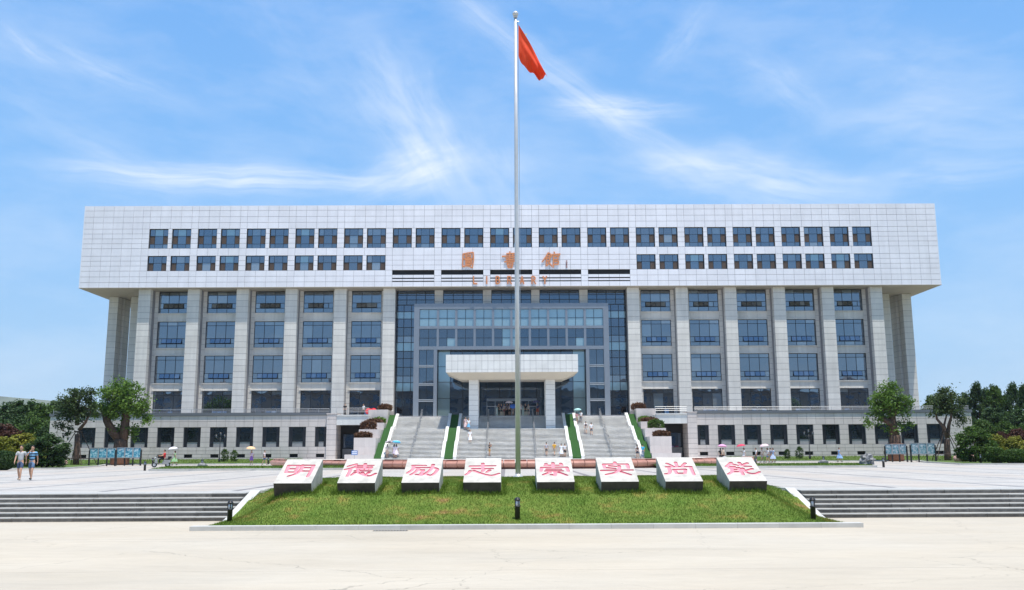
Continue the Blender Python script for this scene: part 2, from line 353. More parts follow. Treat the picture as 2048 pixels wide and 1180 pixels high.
GRASSM = mat('lawn', (.085, .125, .022), .95, .35, 1.1, .6, 22, col2=(.10, .17, .025))
def lawn_material():
    ma = bpy.data.materials.new('mound_lawn'); ma.use_nodes = True; nt = ma.node_tree; N = nt.nodes; L = nt.links
    b = N['Principled BSDF']; b.inputs['Roughness'].default_value = .95; b.inputs['Specular IOR Level'].default_value = .1
    geo = N.new('ShaderNodeNewGeometry')
    nz = N.new('ShaderNodeTexNoise'); nz.inputs['Scale'].default_value = .9; nz.inputs['Detail'].default_value = 7; nz.inputs['Roughness'].default_value = .65; L.new(geo.outputs['Position'], nz.inputs['Vector'])
    cr = N.new('ShaderNodeValToRGB'); L.new(nz.outputs['Fac'], cr.inputs[0])
    e = cr.color_ramp.elements; e[0].position = .30; e[0].color = (.30, .20, .085, 1); e[1].position = .68; e[1].color = (.10, .17, .028, 1)
    x = e.new(.38); x.color = (.22, .205, .05, 1); x = e.new(.46); x.color = (.14, .195, .038, 1)
    L.new(cr.outputs[0], b.inputs['Base Color']); return ma
LAWN = lawn_material()
def lawn_blade_material():
    ma = lawn_material(); ma.name = 'lawn_blade'; nt = ma.node_tree; N = nt.nodes; L = nt.links; b = N['Principled BSDF']
    src = b.inputs['Base Color'].links[0].from_socket; geo = N.new('ShaderNodeNewGeometry')
    mr = N.new('ShaderNodeMapRange'); L.new(geo.outputs['Random Per Island'], mr.inputs['Value']); mr.inputs[3].default_value = .75; mr.inputs[4].default_value = 1.45
    hs = N.new('ShaderNodeHueSaturation'); L.new(src, hs.inputs['Color']); L.new(mr.outputs[0], hs.inputs['Value']); L.new(hs.outputs[0], b.inputs['Base Color'])
    tr = N.new('ShaderNodeBsdfTranslucent'); L.new(hs.outputs[0], tr.inputs['Color']); ms = N.new('ShaderNodeMixShader'); ms.inputs[0].default_value = .35; L.new(b.outputs[0], ms.inputs[1]); L.new(tr.outputs[0], ms.inputs[2]); L.new(ms.outputs[0], N['Material Output'].inputs[0]); return ma
LBLADE = lawn_blade_material()
BLADE = mat('grass_blade', (.095, .185, .020), .8, .25, .9, col2=(.16, .235, .035), island=.3, trans=.35, spec=.2)

MB()._add([(-4000, -1500, -.93), (4000, -1500, -.93), (4000, 6000, -.93), (-4000, 6000, -.93)], [(0, 1, 2, 3)]).build('ground', GROUND, kind='structure')
pz = MB(); pz.box(-150, 150, 35.2, 150, -.92, 0.0); pz.build('plaza', PLAZA, kind='structure')
# border of white granite slabs along the top of the steps
edge = MB(); edge.box(-46, -10.42, 34.9, 36.4, -.2, .006); edge.box(10.3, 46, 34.9, 36.4, -.2, .006); eo = edge.build('plaza_border', TREAD, kind='structure')
# lower concrete apron, cast slabs with open joints
ap = MB(); ap.box(-60, 60, -30, 32.62, -.92, LOW-.02); apron = ap.build('apron', BACK, kind='structure')
slab_me = unit_box('concrete_slab', CONC)
ys = [-30, -20, -10, 0, 7.0, 13.2, 19.0, 26.0, 32.6]; xs = [-60, -38, -14.5, 15.5, 38, 60]
for j in range(len(ys)-1):
    for i in range(len(xs)-1):
        piece('concrete_slab', slab_me, apron, xs[i]+.002, xs[i+1]-.002, ys[j]+.006, ys[j+1]-.006, LOW-.1, LOW)
# steps up to the plaza, left and right of the lawn
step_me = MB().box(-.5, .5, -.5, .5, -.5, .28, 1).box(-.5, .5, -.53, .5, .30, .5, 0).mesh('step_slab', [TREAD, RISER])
def plaza_steps(sg):
    base = MB(); h = .86/6
    prof = [(32.7, -.9)]
    for k in range(6): prof += [(32.7+.42*k, LOW+h*(k+1)-.05), (32.7+.42*(k+1), LOW+h*(k+1)-.05)]
    prof += [(35.3, -.9)]
    x0, x1 = (-46, -10.42) if sg < 0 else (10.3, 46)
    base.prism_x(x0, x1, prof[::-1]); root = base.build('plaza_steps', RISER, kind='structure')
    for k in range(6):
        x = 10.3 if sg > 0 else 10.42
        x += .0; first = True
        while x < 46:
            w = (random.uniform(.7, 2.0) if first else 2.12); first = False
            xe = min(x+w, 46)
            a, b_ = sg*(x+.009), sg*(xe-.009); x = xe
            jit = random.uniform(-.004, .004)
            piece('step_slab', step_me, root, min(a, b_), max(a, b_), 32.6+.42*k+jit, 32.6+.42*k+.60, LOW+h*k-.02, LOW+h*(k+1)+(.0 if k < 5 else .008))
for sg in (-1, 1): plaza_steps(sg)

# ------------------------------------------------------------------ the lawn mound
YC = [28.9, 30.4, 32.0, 34.0, 36.0, 38.5, 41.0, 42.4]; ZC = [-.76, -.42, .06, .36, .48, .42, .14, -.02]
YS = [28.9, 32.0, 33.2, 34.4, 35.6, 38, 42.4]; ZS = [-.80, -.76, -.50, -.18, .03, .05, -.02]
MX0, MX1 = -10.15, 10.02
def mound_z(x, y):
    t = np.clip((np.minimum(x-MX0, MX1-x))/2.1, 0, 1); t = t*t*(3-2*t)
    return np.interp(y, YS, ZS)*(1-t) + np.interp(y, YC, ZC)*t + .025*np.sin(x*1.7+y)*t
def back_edge(x):   # the rear boundary of the grass curves in at both ends
    u = np.abs(x+.05)/10.5
    return 42.2 - 5.6*np.clip((u-.55)/.45, 0, 1)**1.6
nx, ny = 90, 40
gv = []; gf = []
for j in range(ny+1):
    for i in range(nx+1):
        x = MX0 + (MX1-MX0)*i/nx; y1 = float(back_edge(x)); y = 28.92 + (y1-28.92)*j/ny
        z = float(mound_z(x, y)); z += 0 if 0 < j < ny else -.04
        gv.append((x, y, z if j < ny else min(z, 0.0)-.03))
for j in range(ny):
    for i in range(nx):
        a = j*(nx+1)+i; gf.append((a, a+1, a+nx+2, a+nx+1))
mb = MB(); mb._add(gv, gf); lawn = mb.build('lawn_mound', LAWN, None, True, kind='structure')
def blades(name, n, sampler, hgt, wid, ma, **tags):
    x, y, z = sampler(n); n = len(x)
    a = rng.uniform(0, 2*np.pi, n); h = hgt*rng.uniform(.5, 1.5, n); w = wid*rng.uniform(.7, 1.4, n)
    lx = rng.normal(0, .45, n)*h; ly = rng.normal(0, .45, n)*h
    v = np.empty((n, 3, 3)); cx, sx = np.cos(a)*w, np.sin(a)*w
    v[:, 0] = np.stack([x-cx, y-sx, z-.01], 1); v[:, 1] = np.stack([x+cx, y+sx, z-.01], 1); v[:, 2] = np.stack([x+lx, y+ly, z+h], 1)
    me = bpy.data.meshes.new(name); me.vertices.add(n*3); me.vertices.foreach_set('co', v.reshape(-1))
    me.loops.add(n*3); me.loops.foreach_set('vertex_index', np.arange(n*3)); me.polygons.add(n); me.polygons.foreach_set('loop_start', np.arange(n)*3)
    me.materials.append(ma); me.update(calc_edges=True); me.validate()
    return link(name, me, None, **tags)
def mound_sample(n):
    x = rng.uniform(MX0+.05, MX1-.05, n); y = 28.95 + rng.beta(1, 1.25, n)*13.2; k = y < back_edge(x)-.05; x, y = x[k], y[k]
    return x, y, mound_z(x, y)
blades('lawn_grass', 230000, mound_sample, .048, .0075, LBLADE, kind='stuff', label='short green and yellowing grass covering the lawn mound')
BLOCKX = [-8.06, -5.87, -3.66, -1.53, 1.01, 3.23, 5.45, 7.66]
def tuft_sample(n):
    i = rng.integers(0, 8, n); s = rng.random(n)
    x = np.array(BLOCKX)[i] + rng.uniform(-.85, .85, n); y = 32.05 + rng.normal(0, .13, n)
    side = s < .45; x = np.where(side, np.array(BLOCKX)[i] + np.where(rng.random(n) < .5, -1, 1)*(.70+np.abs(rng.normal(0, .07, n))), x)
    y = np.where(side, rng.uniform(32.1, 34.0, n), y); return x, y, mound_z(x, y)
blades('grass_tufts', 9000, tuft_sample, .13, .010, BLADE, kind='stuff', label='longer grass tufts growing around the feet of the carved blocks')

kerb_me = unit_box('kerb_stone', KERB)
def kerb_run(name, pts, w, z0, z1, seg=1.25, **tags):
    root = link(name, None, None, (pts[0][0], pts[0][1], z0), kind='structure')
    for (a, b_) in zip(pts[:-1], pts[1:]):
        d = math.hypot(b_[0]-a[0], b_[1]-a[1]); n = max(1, round(d/seg)); ang = math.atan2(b_[1]-a[1], b_[0]-a[0])
        for i in range(n):
            t = (i+.5)/n
            link('kerb_stone', kerb_me, root, (a[0]+(b_[0]-a[0])*t-pts[0][0], a[1]+(b_[1]-a[1])*t-pts[0][1], (z1-z0)/2), ang, (d/n-.006, w, z1-z0))
    return root
kerb_run('front_kerb', [(-10.36, 28.78), (10.24, 28.78)], .38, LOW-.03, LOW+.135, 1.32)
# sloping side kerbs of the mound beside the steps
def side_kerb(sg):
    x0 = -10.30 if sg < 0 else 10.17; mb = MB(); w = .15
    pts = [(28.6, LOW+.0), (31.9, LOW+.02), (32.5, LOW+.10), (35.2, .075), (37.4, .085)]
    xs_ = [x0, x0, x0, x0-(.12*sg), x0-(1.2*sg)]
    for i in range(4):
        (ya, za), (yb, zb) = pts[i], pts[i+1]; xa, xb = xs_[i], xs_[i+1]
        ww = [.10, .11, .16, .18, .18]; wa, wb = ww[i], ww[i+1]
        vs = [(xa-wa, ya, za-.5), (xa+wa, ya, za-.5), (xb+wb, yb, zb-.5), (xb-wb, yb, zb-.5), (xa-wa, ya, za), (xa+wa, ya, za), (xb+wb, yb, zb), (xb-wb, yb, zb)]
        mb._add(vs, [(0,3,2,1),(4,5,6,7),(0,1,5,4),(1,2,6,5),(2,3,7,6),(3,0,4,7)])
    mb.build('side_kerb', KERB, kind='structure')
for sg in (-1, 1): side_kerb(sg)
# iron drain grate set in the apron
dg = thing('drain_grate', 'slotted iron drain grate set in the concrete beside the lawn kerb', 'drain', (-4.2, 28.33, LOW))
fr_ = MB().box(-.52, .52, -.12, .12, -.02, .004); fr_.build('frame', BLACK, dg)
for k in range(11): MB().box(-.47+k*.09, -.43+k*.09, -.1, .1, .004, .009).build('bar', RAILM, dg)

# ------------------------------------------------------------------ carved stone blocks
def strokes_poly(pts, w0, w1=None, seg=6):
    """round-ended variable-width stroke outline in face metres"""
    P = [Vector((p[0], p[1])) for p in pts]; w1 = w1 if w1 is not None else w0
    # smooth by Chaikin
    for _ in range(2 if len(P) > 2 else 0):
        Q = [P[0]]
        for a, b_ in zip(P[:-1], P[1:]): Q += [a*.75+b_*.25, a*.25+b_*.75]
        P = Q + [P[-1]]
    n = len(P); Lf = []; Rt = []
    for i in range(n):
        d = (P[min(i+1, n-1)]-P[max(i-1, 0)]); d = d.normalized() if d.length > 1e-6 else Vector((1, 0)); nn = Vector((-d.y, d.x))
        w = (w0+(w1-w0)*i/(n-1))/2; Lf.append(P[i]+nn*w); Rt.append(P[i]-nn*w)
    d0 = (P[0]-P[1]).normalized(); d1 = (P[-1]-P[-2]).normalized()
    def cap(c, d, w):
        a0 = math.atan2(d.y, d.x); return [c+Vector((math.cos(a0-math.pi/2+math.pi*k/seg), math.sin(a0-math.pi/2+math.pi*k/seg)))*(w/2) for k in range(1, seg)]
    # ccw: right side forward, end cap, left side backward, start cap
    return Rt + cap(P[-1], d1, w1) + Lf[::-1] + cap(P[0], d0, w0)
def homography(src):
    dst = [(0, 1), (1, 1), (1, 0), (0, 0)]; A = []; bb = []
    for (x, y), (u, v) in zip(src, dst):
        A.append([x, y, 1, 0, 0, 0, -u*x, -u*y]); bb.append(u); A.append([0, 0, 0, x, y, 1, -v*x, -v*y]); bb.append(v)
    h = np.linalg.solve(np.array(A, float), np.array(bb, float)); return np.append(h, 1).reshape(3, 3)
CHARS = [
 ('ming', [(190,70),(855,70),(715,530),(40,525)], [
   [(243,190),(215,325)], [(243,192),(428,192)], [(428,192),(385,322)], [(262,256),(400,258)], [(222,318),(388,320)],
   [(498,185),(487,280),(410,355),(275,395)], [(498,190),(703,190)], [(703,190),(665,320),(628,405)], [(500,235),(655,238)], [(490,300),(640,302)]]),
 ('de', [(1260,50),(1905,55),(1825,510),(1155,505)], [
   [(1440,152),(1300,192)], [(1430,207),(1340,235),(1252,252)], [(1352,245),(1340,310),(1312,378)],
   [(1455,180),(1748,180)], [(1602,147),(1600,205)], [(1458,212),(1725,212)], [(1470,215),(1482,252)], [(1722,212),(1702,250)], [(1552,215),(1552,250)], [(1640,215),(1636,250)], [(1480,252),(1706,250)],
   [(1442,280),(1722,284)], [(1440,312),(1388,358)], [(1485,308),(1560,342),(1650,375),(1735,378),(1815,333)], [(1572,312),(1600,340)], [(1690,312),(1655,345)]]),
 ('li', [(280,60),(925,60),(900,505),(225,500)], [
   [(392,187),(622,187)], [(405,190),(402,262),(312,324)], [(445,228),(690,226)], [(505,235),(455,310),(375,354)], [(525,270),(592,272)], [(590,272),(570,325),(530,360)], [(535,360),(470,352)],
   [(690,226),(848,240),(832,300),(780,355),(720,372),(662,352)], [(755,172),(742,245),(662,322),(562,368)]]),
 ('zhi', [(1335,50),(1978,50),(1975,490),(1308,490)], [
   [(1422,195),(1868,190)], [(1648,145),(1645,240)], [(1468,242),(1825,243)],
   [(1422,282),(1400,320),(1350,350)], [(1490,278),(1600,322),(1740,362),(1840,366),(1940,330)], [(1665,265),(1640,295)], [(1772,272),(1722,308)]]),
 ('chong', [(85,70),(740,75),(765,535),(95,525)], [
   [(278,185),(275,215)], [(262,215),(568,217)], [(548,182),(562,215)], [(405,168),(405,250)], [(195,255),(655,255)], [(195,255),(182,322)], [(650,255),(672,335)],
   [(290,290),(540,292)], [(265,322),(570,324)], [(432,325),(432,400)], [(425,405),(355,390)], [(335,348),(215,390)], [(500,352),(640,408)]]),
 ('shi', [(1145,70),(1805,70),(1885,535),(1210,530)], [
   [(1490,160),(1490,200)], [(1282,198),(1712,198)], [(1282,200),(1292,272)], [(1712,198),(1730,278)],
   [(1388,232),(1500,242)], [(1345,268),(1485,284)], [(1562,232),(1562,300),(1485,365),(1310,395)], [(1235,318),(1800,314)], [(1585,345),(1752,405)]]),
 ('shang', [(105,70),(760,85),(870,525),(205,515)], [
   [(448,172),(460,245)], [(288,190),(375,235)], [(622,192),(562,238)], [(268,253),(715,257)], [(308,258),(322,340),(292,380),(228,378)], [(702,258),(718,330),(735,405)],
   [(392,305),(600,303)], [(402,305),(432,375)], [(602,305),(584,375)], [(432,375),(584,375)]]),
 ('neng', [(1175,60),(1835,65),(1985,515),(1320,505)], [
   [(1425,168),(1325,238)], [(1328,240),(1470,242)], [(1432,195),(1540,222)], [(1378,268),(1540,265)], [(1412,270),(1412,340),(1328,380)], [(1540,265),(1570,330),(1590,395)], [(1425,300),(1545,300)], [(1420,338),(1560,340)],
   [(1575,168),(1600,238),(1770,245)], [(1722,180),(1625,212)], [(1612,278),(1640,345),(1720,376),(1820,382),(1905,348)], [(1782,290),(1665,318)]])]
BW, SLEN = 1.30, 2.06
TILT = math.atan2(.80, 1.90)
BLAB = ['carved granite block reading ming, end of the row on the walking men side', 'carved granite block reading de, between the ming and li blocks', 'carved granite block reading li, between the de and zhi blocks',
 'carved granite block reading zhi, between the li block and the flagpole', 'carved granite block reading chong, between the flagpole and the shi block', 'carved granite block reading shi, between the chong and shang blocks',
 'carved granite block reading shang, between the shi and neng blocks', 'carved granite block reading neng, end of the row beyond the shang block']
CH = '明德励志崇实尚能'
def carved_block(i):
    name, quad, strokes = CHARS[i]; x = BLOCKX[i]; y0 = 32.0; z0 = .44
    H = homography(quad)
    root = thing('carved_block', BLAB[i], 'stone block', (x, y0, z0), 0, 'carved motto blocks on the lawn')
    prof = [(0, 0), (.27, -.66), (1.96, -.66), (1.90, .80)]
    body = MB().prism_x(-BW/2, BW/2, prof[::-1])
    o = body.build('block', [BLOCKST, CARVE], root)
    ct, st = math.cos(TILT), math.sin(TILT)
    cutters = []
    for si, sk in enumerate(strokes):
        q = []
        for px, py in sk:
            w = H @ np.array([px, py, 1.0]); q.append(((w[0]/w[2]-.5)*BW, (w[1]/w[2])*SLEN))
        poly = strokes_poly(q, .138, .115)
        n = len(poly); dz0, dz1 = -.034-.0011*si, .05+.001*si
        vs = []
        for d in (dz0, dz1):
            for p in poly: vs.append((p.x, p.y*ct - d*st, p.y*st + d*ct))
        fs = [tuple(range(n))[::-1], tuple(range(n, 2*n))] + [(k, (k+1) % n, n+(k+1) % n, n+k) for k in range(n)]
        cut = MB(); cut._add(vs, fs, 1)
        co = bpy.data.objects.new('cutter', cut.mesh('cutter', [BLOCKST, CARVE])); COL.objects.link(co); co.parent = root; cutters.append(co)
        md = o.modifiers.new('carve', 'BOOLEAN'); md.operation = 'DIFFERENCE'; md.solver = 'EXACT'; md.use_self = len(sk) > 2; md.object = co
    bpy.context.view_layer.update()
    dg_ = bpy.context.evaluated_depsgraph_get(); me = bpy.data.meshes.new_from_object(o.evaluated_get(dg_))
    o.modifiers.clear(); o.data = me
    for co in cutters: bpy.data.objects.remove(co)
    me.materials.clear()
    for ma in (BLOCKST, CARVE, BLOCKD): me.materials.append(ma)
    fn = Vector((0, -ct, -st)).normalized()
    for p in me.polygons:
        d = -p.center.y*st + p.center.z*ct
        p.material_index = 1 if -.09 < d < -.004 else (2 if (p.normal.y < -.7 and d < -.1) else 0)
    return root
for i in range(8): carved_block(i)

# ------------------------------------------------------------------ flagpole and flag
fx, fy = -.22, 38.0; fz = float(mound_z(np.array(fx), np.array(fy)))
fp = thing('flagpole', 'tall tapering stainless steel flagpole rising from behind the lawn', 'flagpole', (fx, fy, fz))
MB().tube([(0, 0, -.1), (0, 0, 7.5), (0, 0, 14), (0, 0, 20.2)], [.106, .095, .082, .068], 20).build('pole', STEEL, fp, True)
MB().lathe([(.2, -.02), (.2, .05), (.125, .09), (.12, .14)], 20).build('base_collar', STEEL, fp, True)
MB().blob((0, 0, 20.34), (.135, .135, .13), 16, 10).build('finial', STEEL, fp, True)
MB().tube([(0, 0, 20.18), (0, 0, 20.24)], .095, 16).build('cap', STEEL, fp, True)
MB().tube([(.10, -.02, 20.0), (.135, -.03, 14), (.125, -.02, 3), (.12, -.02, 1.2)], .010, 5).tube([(.06, -.05, 19.95), (.16, -.05, 19.95)], .02, 6).build('halyard', RAILM, fp)
flag = thing('flag', 'plain red flag hanging folded from the top of the flagpole', 'flag', (fx+.13, fy-.03, fz+19.82)); flag.scale = (1.1, 1.1, 1.06)
fv = []; ff = []; nu, nv = 30, 18
for j in range(nv+1):
    for i in range(nu+1):
        u, v = i/nu, j/nv                     # u along fly, v down hoist
        ax, az_ = u*1.17, -u*2.35 + .12*math.sin(u*3)      # top edge falls down right
        bx, bz_ = u*.82 - .02*math.sin(u*9), -1.42 - u*.98 - .25*math.sin(math.pi*u)*(1-u)
        if u > .35: bx = bx*1.0
        x = ax*(1-v)+bx*v*(.93 if u > .3 else 1); z = az_*(1-v)+bz_*v
        y = .20*math.sin(v*7+u*3.0)*u + .12*math.sin(v*15-u*5)*u*(1-.4*v) + .08*math.sin(u*14)*v
        fv.append((x, y, z))
for j in range(nv):
    for i in range(nu):
        a = j*(nu+1)+i; ff.append((a, a+1, a+nu+2, a+nu+1))
MB()._add(fv, ff).build('cloth', RED, flag, True)
st_ = MB(); st_._add([(.30+.05*math.cos(math.pi/2+k*math.pi/5)*(1 if k % 2 == 0 else .42), -.12, -.50+.05*math.sin(math.pi/2+k*math.pi/5)*(1 if k % 2 == 0 else .42)) for k in range(10)], [tuple(range(10))]); st_.build('star', YEL, flag)

# ------------------------------------------------------------------ bollard lights
def bollard_proto():
    root = thing('bollard_light', '', 'bollard light')
    MB().lathe([(.085, 0), (.085, .40), (.10, .405), (.10, .43), (.082, .435)], 16).build('post', BOLL, root, True)
    MB().lathe([(.066, .432), (.066, .60)], 14).build('lens', LENS, root, True)
    c = MB()
    for k in range(4):
        a = k*math.pi/2+.4; c.box(math.cos(a)*.076-.012, math.cos(a)*.076+.012, math.sin(a)*.076-.012, math.sin(a)*.076+.012, .43, .61)
    c.build('cage', BOLL, root)
    MB().lathe([(.10, .605), (.105, .63), (.09, .655), (.075, .665), (.078, .69), (.03, .705)], 16).build('cap', BOLL, root, True)
    return root
bp_ = bollard_proto(); bfirst = [True]
def bollard(x, y, z, label, s=1.0, group=None):
    o = bp_ if bfirst[0] else copy_tree(bp_)
    bfirst[0] = False; o.location = (x, y, z); o.scale = (s, s, s); o['label'] = label
    if group: o['group'] = group
    return o
for px, py, lab in ((459, 1044, 'black bollard light at the lawn corner by the block reading ming'), (1035, 1038.5, 'black bollard light on the lawn in front of the flagpole'), (1627, 1038.5, 'black bollard light at the lawn corner by the block reading neng')):
    best = None
    for yy in np.linspace(29.2, 33, 200):
        x, z = at_y(px, py, yy); d = abs(z - float(mound_z(np.array(x), np.array(yy))))
        if best is None or d < best[0]: best = (d, x, yy, float(mound_z(np.array(x), np.array(yy))))
    bollard(best[1], best[2], best[3]-.01, lab, .98)

# ------------------------------------------------------------------ forecourt with its pink granite retaining rim
FZ = .52
def rim_profile(): return [(0, -.02), (0, .10), (-.06, .12), (-.22, .20), (-.33, .34), (-.34, .48), (-.27, .60), (-.12, .66), (-.04, .66), (-.04, .80), (.42, .80), (.42, 0)]
def forecourt():
    Rr, yc = 26.1, 103.8
    pts = []
    for k in range(0, 61):
        a = math.pi + math.pi*k/60; pts.append((Rr*math.cos(a), yc+Rr*math.sin(a)))
    pl = MB(); pl.prism_z([(x*.985, yc+(y-yc)*.985) for x, y in pts] + [(25.7, 126.2), (-25.7, 126.2)], -.05, FZ); pl.build('forecourt', WHITEST, kind='structure')
    root = thing('forecourt_rim', 'rounded pink granite retaining rim curving round the forecourt before the stairs', 'retaining wall', (0, yc-Rr, 0))
    nseg = 84; prof = rim_profile(); gap = .0018
    for k in range(nseg):
        a0, a1 = math.pi+math.pi*k/nseg+gap/2, math.pi+math.pi*(k+1)/nseg-gap/2
        vs = []
        for a in (a0, (a0+a1)/2, a1):
            for (o_, z) in prof: vs.append(((Rr-o_)*math.cos(a), (Rr-o_)*math.sin(a)+Rr, z))
        n = len(prof); fs = [tuple(range(n)), tuple(range(2*n, 3*n))[::-1]]
        for s_ in range(2): fs += [(s_*n+i, s_*n+n+i, s_*n+n+(i+1) % n, s_*n+(i+1) % n) for i in range(n)]
        mb = MB(); mb._add(vs, fs); me = mb.mesh('rim_stone', [PINKG, PINKD])
        mi = []
        for f_ in fs: mi.append(0)
        for s_ in range(2):
            for i in range(n):
                if i in (0, 1, 8, 9): mi[2+s_*n+i] = 1 if (i < 2 or (k % 3 == 0 and i == 8)) else 0
        me.polygons.foreach_set('material_index', mi); link('rim_stone', me, root)
forecourt()

# ------------------------------------------------------------------ library building
YF = 132.8; YW = 135.8; YCOL = 133.85; ZB, ZT = 25.55, 38.07; TZ = 6.44; YP = 126.3
bld = thing('library_building', 'wide pale granite library with overhanging upper storeys, tall columns and glass entrance', 'building', (0, 140, 0))
O = (0, 140, 0)
def part(name, mb, ma, parent=bld, smooth=False, **t):
    mb.v = [(x, y-140, z) for x, y, z in mb.v] if parent is bld else mb.v
    return mb.build(name, ma, parent, smooth, **t)
PANE = {k: unit_box('pane', v) for k, v in (('g', GLASS), ('d', GLASSD), ('b', GLASSB), ('m', GLASSM), ('s', SCREEN))}
def pane(par, kind, x0, x1, y, z0, z1, org, t=.02):
    return piece('pane', PANE[kind], par, x0, x1, y-t/2, y+t/2, z0, z1, org)
# upper box core, with openings left for windows by building it from strips
core = MB(); core.box(-63.9, 63.9, YF+.55, 151.3, ZB+.06, ZT-.05)
core.box(-63.9, -55.0, YF+.06, YF+.55, ZB+.06, ZT-.05); core.box(55.0, 63.9, YF+.06, YF+.55, ZB+.06, ZT-.05)
core.box(-55.0, 55.0, YF+.06, YF+.55, 34.50, ZT-.05)
for (za, zb) in ((ZB+.06, 26.34), (30.38, 31.48)): core.box(-55.0, 55.0, YF+.06, YF+.55, za, zb)
for sg in (-1, 1):
    core.box(sg*17.7, sg*55.0, YF+.06, YF+.55, 26.34, 28.07)
core.box(-17.7, 17.7, YF+.06, YF+.55, 28.10, 30.38)
for k in range(16):
    x = -54.6+7.28*k
    core.box(x-.5, x+.5, YF+.065, YF+.55, 31.48, 34.5)
    if abs(x) > 17: core.box(x-.5, x+.5, YF+.065, YF+.55, 28.07, 30.38)
for k in range(15):
    x = -50.96+7.28*k
    core.box(x-.28, x+.28, YF+.065, YF+.55, 31.48, 34.5)
    if abs(x) > 17: core.box(x-.28, x+.28, YF+.065, YF+.55, 28.07, 30.38)
part('upper_storeys', core, BACK)
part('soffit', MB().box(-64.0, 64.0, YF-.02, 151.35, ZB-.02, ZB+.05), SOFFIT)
# facing panels of the upper storeys
panels = []
xcols = []
for k in range(16):
    x = -54.6+7.28*k; xcols.append((x-.52, x+.52))
    if k < 15: xcols += [(x+.52+1.56*j, x+.52+1.56*(j+1)) for j in range(4)]
endL = [(-64.0+1.48*j, -64.0+1.48*(j+1)) for j in range(6)]; endL[-1] = (endL[-1][0], -55.12)
endR = [(-b_, -a) for a, b_ in endL]
rows_top = [(34.5, 35.45), (35.45, 36.35), (36.35, 37.30), (37.30, ZT)]
rows_mid1 = [(31.5+.75*j, 31.5+.75*(j+1)) for j in range(4)]
rows_gap = [(30.36, 31.5)]; rows_mid2 = [(28.09+.757*j, 28.09+.757*(j+1)) for j in range(3)]
rows_low = [(25.55, 26.36), (26.36, 27.22), (27.22, 28.09)]
allrows = rows_low + rows_mid2 + rows_gap + rows_mid1 + rows_top
for (a, b_) in endL+endR:
    for (z0, z1) in allrows: panels.append((a, b_, z0, z1))
for (a, b_) in xcols:
    xc = (a+b_)/2; pier = (b_-a) < 1.2; central = abs(xc) < 17.3
    for r_ in rows_top + rows_gap: panels.append((a, b_, *r_))
    if pier:
        for r_ in rows_mid1: panels.append((a, b_, *r_))
    if pier or central:
        for r_ in rows_mid2: panels.append((a, b_, *r_))
    if not central or (pier and abs(xc) > 17.3):
        for r_ in rows_low: panels.append((a, b_, *r_))
    elif pier:
        for r_ in [(25.55, 26.36), (26.36, 27.22), (27.22, 28.09)]: panels.append((a, b_, *r_))
    else:
        for r_ in [(25.55, 26.30), (26.44, 26.76), (26.90, 27.38)]: panels.append((a, b_, *r_))
for k in range(15):                      # mullion strip between the two windows of a bay
    x = -50.96+7.28*k
    for r_ in rows_mid1: panels.append((x-.30, x+.30, *r_))
    if abs(x) > 17:
        for r_ in rows_mid2: panels.append((x-.30, x+.30, *r_))
panels.sort(key=lambda p: -(p[1]-p[0])*(p[3]-p[2]))
pan_me = unit_box('panel', STONE); rest = MB(); g = .019
fac_ = link('facing', None, bld, (0, 0, 0))
fac_.empty_display_size = .1
for i, (a, b_, z0, z1) in enumerate(panels):
    dy = random.uniform(-.006, .006)
    if i < 300: piece('panel', pan_me, bld, a+g, b_-g, YF+dy, YF+.058, z0+g*1.2, z1-g*1.2, O)
    else: rest.box(a+g, b_-g, YF+dy, YF+.058, z0+g*1.2, z1-g*1.2)
bpy.data.objects.remove(fac_)
part('panel_field', rest, STONEJ, kind='stuff')
# dark slots behind the lettering
slot = MB()
slot.box(-17.69, 17.69, YF+.30, YF+.54, 26.30, 28.12); part('slot_backing', slot, BLACK)
# upper windows
def upper_window(xc, z0, z1, tall):
    w = 1.36; org = (xc, YF+.3, z0)
    fr = MB(); y0, y1 = -.05, .03; H = z1-z0; t = .05
    fr.box(-w, -w+t, y0, y1, 0, H); fr.box(w-t, w, y0, y1, 0, H); fr.box(-w+t, w-t, y0, y1, 0, t); fr.box(-w+t, w-t, y0, y1, H-t, H)
    zs = [.70, 1.95] if tall else [1.22]
    sx = .62
    for s in (-sx, sx): fr.box(s-t/2, s+t/2, y0+.005, y1, t, H-t)
    for z in zs: fr.box(-w+t, w-t, y0+.01, y1, z-t/2, z+t/2)
    o = fr.build('window', FRAME, bld); o.location = (xc, YF+.3-140, z0)
    zz = [t] + zs + [H-t]; xx = [-w+t, -sx, sx, w-t]
    for i in range(3):
        for j in range(len(zz)-1):
            kind = 'g'
            if i != 1 and ((tall and j == 1) or (not tall and j == 0)): kind = 's'
            if kind == 'g' and j == len(zz)-2 and random.random() < .45: kind = 'b' if i == 1 and random.random() < .5 else 'g'
            pane(o, kind, xx[i]+.02, xx[i+1]-.02, -.0 if kind == 'g' else -.012, zz[j]+.02, zz[j+1]-.02, (0, 0, 0))
for k in range(15):
    for s in (-1, 1):
        x = -50.96+7.28*k + s*1.71
        upper_window(x, 31.5, 34.48, True)
        if abs(x) > 17: upper_window(x, 28.09, 30.36, False)

# columns: stacked stone drums with open joints
def column(x, sg):
    mb = MB(); z = TZ-.3; n = 22; h = (ZB-.02-z)/n
    for i in range(n):
        mb.box(x-.89, x+.89, YCOL, YCOL+.9, z+h*i+.022, z+h*(i+1)-.022)
        mb.box(x-.80, x+.80, YCOL+.92, YW+.3, z+h*i+.012, z+h*(i+1)-.012)
    mb.box(x-.86, x+.86, YCOL+.03, YW+.3, z, ZB-.03, 1)
    part('column', mb, [COLST, BACK])
colx = [54.6, 47.32, 40.04, 32.76, 25.48, 18.2]
for x in colx:
    for sg in (-1, 1): column(sg*x, sg)
